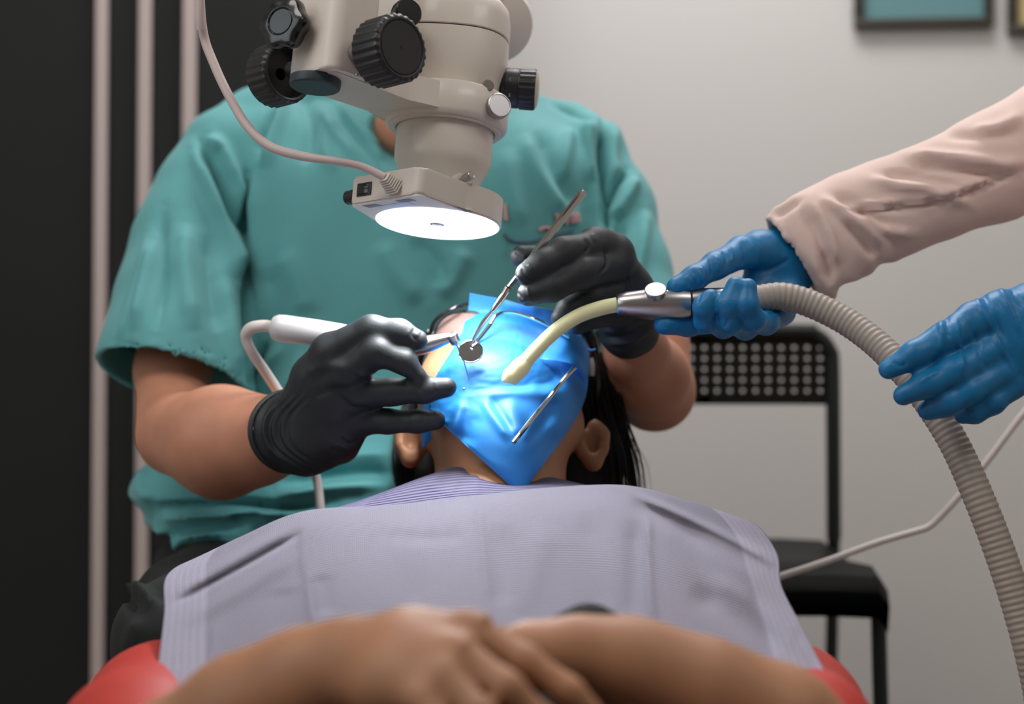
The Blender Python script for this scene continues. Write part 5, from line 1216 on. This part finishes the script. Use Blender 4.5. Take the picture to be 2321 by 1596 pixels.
# steel frame holding the dam
fr = empty('dam_frame', P(1163, 1005, 1.55), 'polished steel wire frame holding the blue sheet', 'dental frame')
def wire(name, pts, r, parent, m=M['chrome'], n=10, sub=10, **kw):
    bm = bmesh.new(); tube(bm, pts, r, n, sub, **kw); return bmobj(name, bm, m, parent)
wire('frame_side', [P(1163, 1004, 1.553), P(1190, 970, 1.560), P(1240, 908, 1.585), P(1280, 858, 1.615), P(1302, 835, 1.632)], [R(5.5, 1.57)] * 5, fr)
wire('frame_top', [P(1112, 735, 1.668), P(1124, 716, 1.670), P(1145, 708, 1.672), P(1180, 712, 1.668), P(1236, 734, 1.662), P(1290, 765, 1.66)], [R(4.2, 1.66)] * 6, fr)
wire('frame_side', [P(1008, 858, 1.648), P(1030, 830, 1.650), P(1060, 795, 1.655), P(1085, 768, 1.66), P(1112, 735, 1.668)], [R(5.2, 1.65)] * 5, fr)
bm = bmesh.new(); bmesh.ops.create_uvsphere(bm, u_segments=16, v_segments=10, radius=R(3.4, 1.6), matrix=Matrix.Translation(P(1052, 882, 1.598))); bmobj('frame_stud', bm, M['chrome'], fr)
wire('frame_hook', [P(1334, 793, 1.69), P(1342, 794, 1.688), P(1350, 791, 1.687)], [R(3.5, 1.69), R(2.5, 1.69), R(1.8, 1.69)], fr, M['dam'])

# ================================================================== safety glasses on the patient
gl = empty('safety_glasses', P(1140, 740, 1.75), 'dark-rimmed tinted safety glasses on the patient\'s face', 'glasses')
def lens(cx, cy, d, w_, h_, yaw):
    bm = bmesh.new(); n = 24; vs = []; c = P(cx, cy, d)
    for j in range(7):
        rr = j / 6; ring = []
        for k in range(n):
            a = 2 * PI * k / n; ca, sa = math.cos(a), math.sin(a); x = w_ * rr * math.copysign(abs(ca) ** .75, ca); z = h_ * rr * math.copysign(abs(sa) ** .75, sa)
            q = Vector((x, 0.010 * (x / w_) ** 2 + 0.006 * (z / h_) ** 2, z)); q.rotate(Matrix.Rotation(yaw[1], 3, 'X')); q.rotate(Matrix.Rotation(yaw[0], 3, 'Z')); ring.append(bm.verts.new(c + q))
        vs.append(ring)
    for a_, b_ in zip(vs, vs[1:]):
        for k in range(n): bm.faces.new((a_[k], a_[(k + 1) % n], b_[(k + 1) % n], b_[k]))
    bmesh.ops.remove_doubles(bm, verts=bm.verts, dist=1e-6); rim = [v.co.copy() for v in vs[-1] if v.is_valid]
    bmesh.ops.solidify(bm, geom=list(bm.faces), thickness=0.0016); o = bmobj('lens', bm, M['lens'], gl)
    return rim
r1 = lens(1038, 758, 1.694, R(68, 1.7), R(58, 1.7), (-0.42, -0.35)); r2 = lens(1232, 764, 1.735, R(64, 1.73), R(48, 1.73), (0.40, -0.5))
for rm in (r1, r2):
    bm = bmesh.new(); tube(bm, rm + [rm[0]], R(6.0, 1.7), 8, 2, cap=False); bmobj('rim', bm, M['glassframe'], gl)
wire('brow_bar', [P(976, 752, 1.715), P(986, 728, 1.706), P(1010, 708, 1.698), P(1040, 695, 1.700), P(1070, 690, 1.722), P(1140, 712, 1.735), P(1230, 722, 1.745), P(1290, 728, 1.74), P(1322, 745, 1.745)], [R(5, 1.7)] * 9, gl, M['glassframe'])
wire('temple_arm', [P(1318, 742, 1.742), P(1336, 758, 1.740), P(1348, 800, 1.742), P(1354, 850, 1.748), P(1352, 905, 1.765), P(1350, 950, 1.79)], [R(12, 1.74), R(13, 1.74), R(10, 1.74), R(8, 1.74), R(7, 1.75), R(5, 1.77)], gl, M['glassframe'])
wire('temple_arm', [P(976, 752, 1.715), P(962, 780, 1.725), P(950, 830, 1.745), P(940, 900, 1.765), P(936, 950, 1.785)], [R(9, 1.72), R(9, 1.72), R(7, 1.74), R(6, 1.75), R(5, 1.77)], gl, M['glassframe'])
bm = bmesh.new(); tube(bm, [P(1338, 812, 1.728), P(1341, 832, 1.727), P(1342, 852, 1.728)], [R(7, 1.7), R(8, 1.7), R(6, 1.7)], 10, 4, flat=(1, .5)); bmobj('hinge_clip', bm, M['cream'], gl)

# ================================================================== rotary handpiece in the left glove
hp = empty('dental_handpiece', P(900, 770, 1.63), 'white rotary dental handpiece with a silver head held by a black glove', 'dental handpiece')
a0, a1 = P(616, 742, 1.66), P(930, 781, 1.635)
ax_ = (a1 - a0).normalized(); Lh = (a1 - a0).length
bm = bmesh.new(); r_ = R(1, 1.655)
lathe(bm, [(0, 0), (18 * r_, 0), (26 * r_, 4 * r_), (31 * r_, 14 * r_), (32 * r_, 30 * r_), (30 * r_, 110 * r_), (27 * r_, 170 * r_), (22 * r_, 215 * r_), (19 * r_, Lh * 0.82), (0, Lh * 0.82)], a0, ax_, 48, close=False); bmobj('motor_handle', bm, M['whiteplastic'], hp)
wire('metal_neck', [P(850, 776, 1.64), P(920, 784, 1.632), P(960, 782, 1.626), P(1012, 768, 1.622), P(1022, 766, 1.622)], [R(20, 1.63), R(21, 1.63), R(21, 1.63), R(13, 1.62), R(10, 1.62)], hp, M['satin'], 24)
hd0, hd1 = P(1023, 757, 1.618), P(1036, 782, 1.622)
bm = bmesh.new(); r_ = R(1, 1.62); lathe(bm, [(0, 0), (12 * r_, 0), (13.5 * r_, 1 * r_), (13.5 * r_, 5 * r_), (12.5 * r_, 6 * r_), (12.5 * r_, 22 * r_), (9 * r_, 27 * r_), (6 * r_, 29 * r_), (0, 29 * r_)], hd0, hd1 - hd0, 40, close=False); bmobj('head', bm, M['satin'], hp)
wire('file_shank', [P(1036, 780, 1.622), P(1043, 796, 1.62)], [R(4, 1.62), R(3, 1.62)], hp, M['chrome'], 10, 1)
fl = wire('file_needle', [P(1043, 796, 1.62), P(1052, 822, 1.616), P(1063, 862, 1.608)], [R(1.6, 1.62), R(1.3, 1.62), R(0.7, 1.62)], hp, M['steel'], 6, 8); 
# printed serial line, upside down, and the pale data label
def tangent_M(px, py, d, dx, nrm):
    x = Vector(dx).normalized(); n_ = Vector(nrm); n_ = (n_ - x * n_.dot(x)).normalized(); return Matrix.Translation(P(px, py, d)) @ Matrix((x, n_.cross(x), n_)).transposed().to_4x4()
Mx = tangent_M(678, 771.5, 1.6487, -ax_, (0, -0.83, -0.56)); o = text_mesh('4120270 3359', R(8.5, 1.65), Mx, M['greyprint'], hp, 'serial_print', 0.00005); o.matrix_parent_inverse = parent_matrix(hp).inverted()
bm = bmesh.new(); Mx = tangent_M(642, 765, 1.6482, ax_, (0, -0.82, -0.57)); box(bm, (0, 0, 0), (R(14, 1.65), R(13, 1.65), 0.0006), None, 0.0002); bm.transform(Mx); bmobj('data_label', bm, M['cream'], hp)
# the supply hose
wire('supply_hose', [P(622, 742, 1.66), P(600, 739, 1.662), P(575, 742, 1.664), P(561, 752, 1.667), P(558, 768, 1.670), P(572, 800, 1.675), P(606, 850, 1.69), P(650, 920, 1.72), P(690, 1000, 1.75), P(712, 1065, 1.77), P(722, 1110, 1.775), P(728, 1180, 1.77), P(735, 1300, 1.77)], [R(14, 1.66)] * 4 + [R(12, 1.67)] * 4 + [R(10.5, 1.72)] * 5, hp, M['whitehose'], 14, 10)

# ================================================================== mouth mirror
mm = empty('mouth_mirror', P(1080, 770, 1.60), 'steel mouth mirror with a square handle held by a black glove', 'mouth mirror')
h0, h1 = P(1322, 436, 1.640), P(1152, 652, 1.596)
bm = bmesh.new(); ax2 = (h1 - h0).normalized(); side = Vector((0.62, -0.70, 0.36)); side = (side - ax2 * side.dot(ax2)).normalized(); up2 = ax2.cross(side)
Mh = Matrix((side, up2, ax2)).transposed(); ro = []
for t, w1, w2 in ((0, 6, 10), (0.01, 7.5, 11.5), (0.6, 7.0, 11), (0.84, 6, 9), (1.0, 5.5, 7)):
    c = h0.lerp(h1, t); k_ = R(1, 1.58)
    ro.append([bm.verts.new(c + Mh @ Vector((sx * w2 * k_, sy * w1 * k_, 0))) for sx, sy in ((-1, -.75), (-.75, -1), (.75, -1), (1, -.75), (1, .75), (.75, 1), (-.75, 1), (-1, .75))])
for a_, b_ in zip(ro, ro[1:]):
    for k in range(8): bm.faces.new((a_[k], a_[(k + 1) % 8], b_[(k + 1) % 8], b_[k]))
bm.faces.new(ro[0]); bm.faces.new(ro[-1]); bmobj('handle', bm, M['chrome'], mm, 20)
wire('shank', [P(1152, 652, 1.596), P(1163, 645, 1.588)][:1] + [P(1140, 672, 1.597), P(1118, 702, 1.596), P(1114, 708, 1.597), P(1096, 730, 1.602), P(1075, 766, 1.608), P(1068, 782, 1.610), P(1070, 788, 1.610)], [R(9, 1.59), R(8, 1.59), R(5.5, 1.6), R(4.5, 1.6), R(6.0, 1.6), R(3.8, 1.6), R(3.0, 1.6), R(2.5, 1.6)], mm, M['chrome'], 14, 8)
lathe_c = P(1067, 797, 1.612); mn = (Vector((0, 0, CZ)) - lathe_c).normalized() + Vector((-0.06, 0, 0.44)); mn.normalize()
k_ = R(1, 1.61)
bm = bmesh.new(); lathe(bm, [(0, -3 * k_), (26 * k_, -3 * k_), (28.5 * k_, -1.5 * k_), (28.5 * k_, 1.2 * k_), (27 * k_, 2 * k_), (26 * k_, 1 * k_)], lathe_c, mn, 64, close=False); bmobj('mirror_rim', bm, M['chrome'], mm)
bm = bmesh.new(); lathe(bm, [(0, 1.2 * k_), (26.2 * k_, 1.0 * k_)], lathe_c, mn, 64, close=False); bmobj('mirror_glass', bm, M['mirror'], mm)

# ================================================================== suction handle, cream tip, corrugated hose
su = empty('dental_suction', P(1480, 690, 1.60), 'silver suction handle with a round valve button and a cream tip', 'suction handle')
wire('suction_tip', [P(1402, 690, 1.600), P(1360, 699, 1.598), P(1310, 717, 1.594), P(1262, 748, 1.590), P(1218, 790, 1.586), P(1182, 830, 1.583)], [R(17, 1.6), R(17, 1.6), R(16.5, 1.6), R(16.5, 1.6), R(16.5, 1.59), R(17, 1.59)], su, M['suction'], 24, 10)
f = Field(P(1110, 890, 1.56) - Vector((0, 0.03, 0)), P(1215, 800, 1.60) + Vector((0, 0.03, 0)), 0.0008)
f.chain(CH((1196, 815, 1.584, 17), (1178, 835, 1.582, 20), (1160, 853, 1.580, 19), (1154, 862, 1.580, 16)), k=0, ki=0.004, sc=(1, 1.15, 1))
nn = (P(1150, 871, 1.58) - P(1190, 818, 1.58)).normalized(); f.cut(P(1151, 870, 1.58), (nn.x * .4, -0.15, -1.0)); f.cut(P(1134, 832, 1.57), (-0.9, -0.25, 0.35))
f.chain(CH((1170, 838, 1.567, 3.5), (1145, 862, 1.565, 3.0)), k=0.002, op='sub')
V, F = f.mesh(1); npmesh('tip_mouth', V, F, M['suction'], su)
s0, s1 = P(1396, 690, 1.600), P(1720, 680, 1.605); axs = (s1 - s0).normalized(); k_ = R(1, 1.6)
bm = bmesh.new(); lathe(bm, [(17 * k_, 0), (20 * k_, 1 * k_), (23 * k_, 4 * k_), (28 * k_, 25 * k_), (36 * k_, 65 * k_), (40 * k_, 105 * k_), (38 * k_, 150 * k_), (35 * k_, 166 * k_)], s0, axs, 64, close=True)
# flat milled top
for v in bm.verts:
    rel = v.co - s0; hgt = rel.z
    if hgt > 30 * k_: v.co.z -= (hgt - 30 * k_) * 0.6
bmobj('handle_body', bm, M['satin'], su)
bm = bmesh.new(); lathe(bm, [(34 * k_, 166 * k_), (34 * k_, 171 * k_), (32 * k_, 171 * k_)], s0, axs, 64); bmobj('joint_ring', bm, M['blk_rubber'], su)
bm = bmesh.new(); lathe(bm, [(30 * k_, 171 * k_), (31 * k_, 174 * k_), (31 * k_, 300 * k_), (28 * k_, 330 * k_)], s0, axs, 64); bmobj('swivel_sleeve', bm, M['satin'], su)
bt = P(1486, 660, 1.590); bd = Vector((-0.10, -0.66, 0.74)).normalized()
bm = bmesh.new(); lathe(bm, [(10 * k_, -22 * k_), (10 * k_, -10 * k_), (24 * k_, -9 * k_), (25 * k_, -7 * k_), (25 * k_, 4 * k_), (23.5 * k_, 6 * k_), (0, 6 * k_)], bt, bd, 48, close=True); bmobj('valve_button', bm, M['satin'], su)
hs = [P(1690, 682, 1.604), P(1722, 676, 1.604), P(1775, 672, 1.605), P(1840, 690, 1.602), P(1920, 730, 1.590), P(1990, 782, 1.570), P(2052, 845, 1.548), P(2110, 920, 1.530), P(2165, 1010, 1.515), P(2215, 1120, 1.50), P(2262, 1240, 1.49), P(2305, 1370, 1.48), P(2340, 1500, 1.47), P(2365, 1640, 1.47), P(2385, 1900, 1.5), P(2400, 2300, 1.6), P(2480, 2560, 1.7)]
bm = bmesh.new(); tube(bm, hs, [R(30, 1.6)] * 2 + [R(31.5, 1.6)] * 4 + [R(33, 1.56)] * 3 + [R(35, 1.5)] * 8, 28, 10, rib=(0.0056, 0.00028))
tag(bmobj('suction_hose', bm, M['hose'], None, 80), 'thick grey corrugated suction hose looping down past the blue gloves', 'hose')
# thin white cord crossing behind it
bm = bmesh.new(); tube(bm, [P(1650, 1345, 1.9), P(1790, 1300, 1.86), P(1880, 1270, 1.84), P(1990, 1230, 1.83), P(2082, 1203, 1.83), P(2102, 1196, 1.83), P(2125, 1178, 1.83), P(2180, 1118, 1.83), P(2250, 1030, 1.84), P(2330, 925, 1.86), P(2440, 800, 1.9), P(2700, 640, 2.1)], R(8, 1.84), 10, 8)
tag(bmobj('white_cord', bm, M['whitehose']), 'thin white cord crossing behind the grey hose', 'cord')

# ================================================================== the dentist's stool
st = empty('round_stool', (P(880, 0, 2.0).x, 2.02, 0), 'round black stool under the seated dentist', 'stool'); sx = st.location.x
bm = bmesh.new(); lathe(bm, [(0, 0.37), (0.15, 0.37), (0.17, 0.385), (0.17, 0.41), (0.15, 0.43), (0, 0.432)], (sx, 2.02, 0), (0, 0, 1), 48, close=False); bmobj('seat', bm, M['stool'], st)
bm = bmesh.new(); cyl(bm, (sx, 2.02, 0.09), (sx, 2.02, 0.372), 0.025, 24); bmobj('post', bm, M['satin'], st)
for k in range(5):
    a = 2 * PI * k / 5 + .3; e_ = Vector((sx + 0.2 * math.cos(a), 2.02 + 0.2 * math.sin(a), 0.06))
    bm = bmesh.new(); tube(bm, [Vector((sx, 2.02, 0.10)), e_ + Vector((0, 0, 0.01))], [0.018, 0.013], 10, 1); bmobj('leg', bm, M['satin'], st)
    bm = bmesh.new(); cyl(bm, (e_.x, e_.y - 0.012, 0.028), (e_.x, e_.y + 0.012, 0.028), 0.028, 20); bmobj('caster', bm, M['stool'], st)

# small pieces that belong to a part of their thing
for child, par in (('knob_cap', 'zoom_knob'), ('knob_dimple', 'focus_knob'), ('serial_print', 'motor_handle'), ('data_label', 'motor_handle'), ('file_needle', 'file_shank'), ('mirror_glass', 'mirror_rim')):
    c_, p_ = bpy.data.objects[child], bpy.data.objects[par]
    c_.matrix_parent_inverse = Matrix(); c_.parent = p_
for o in bpy.data.objects:
    if '_local' in o.keys(): del o['_local']
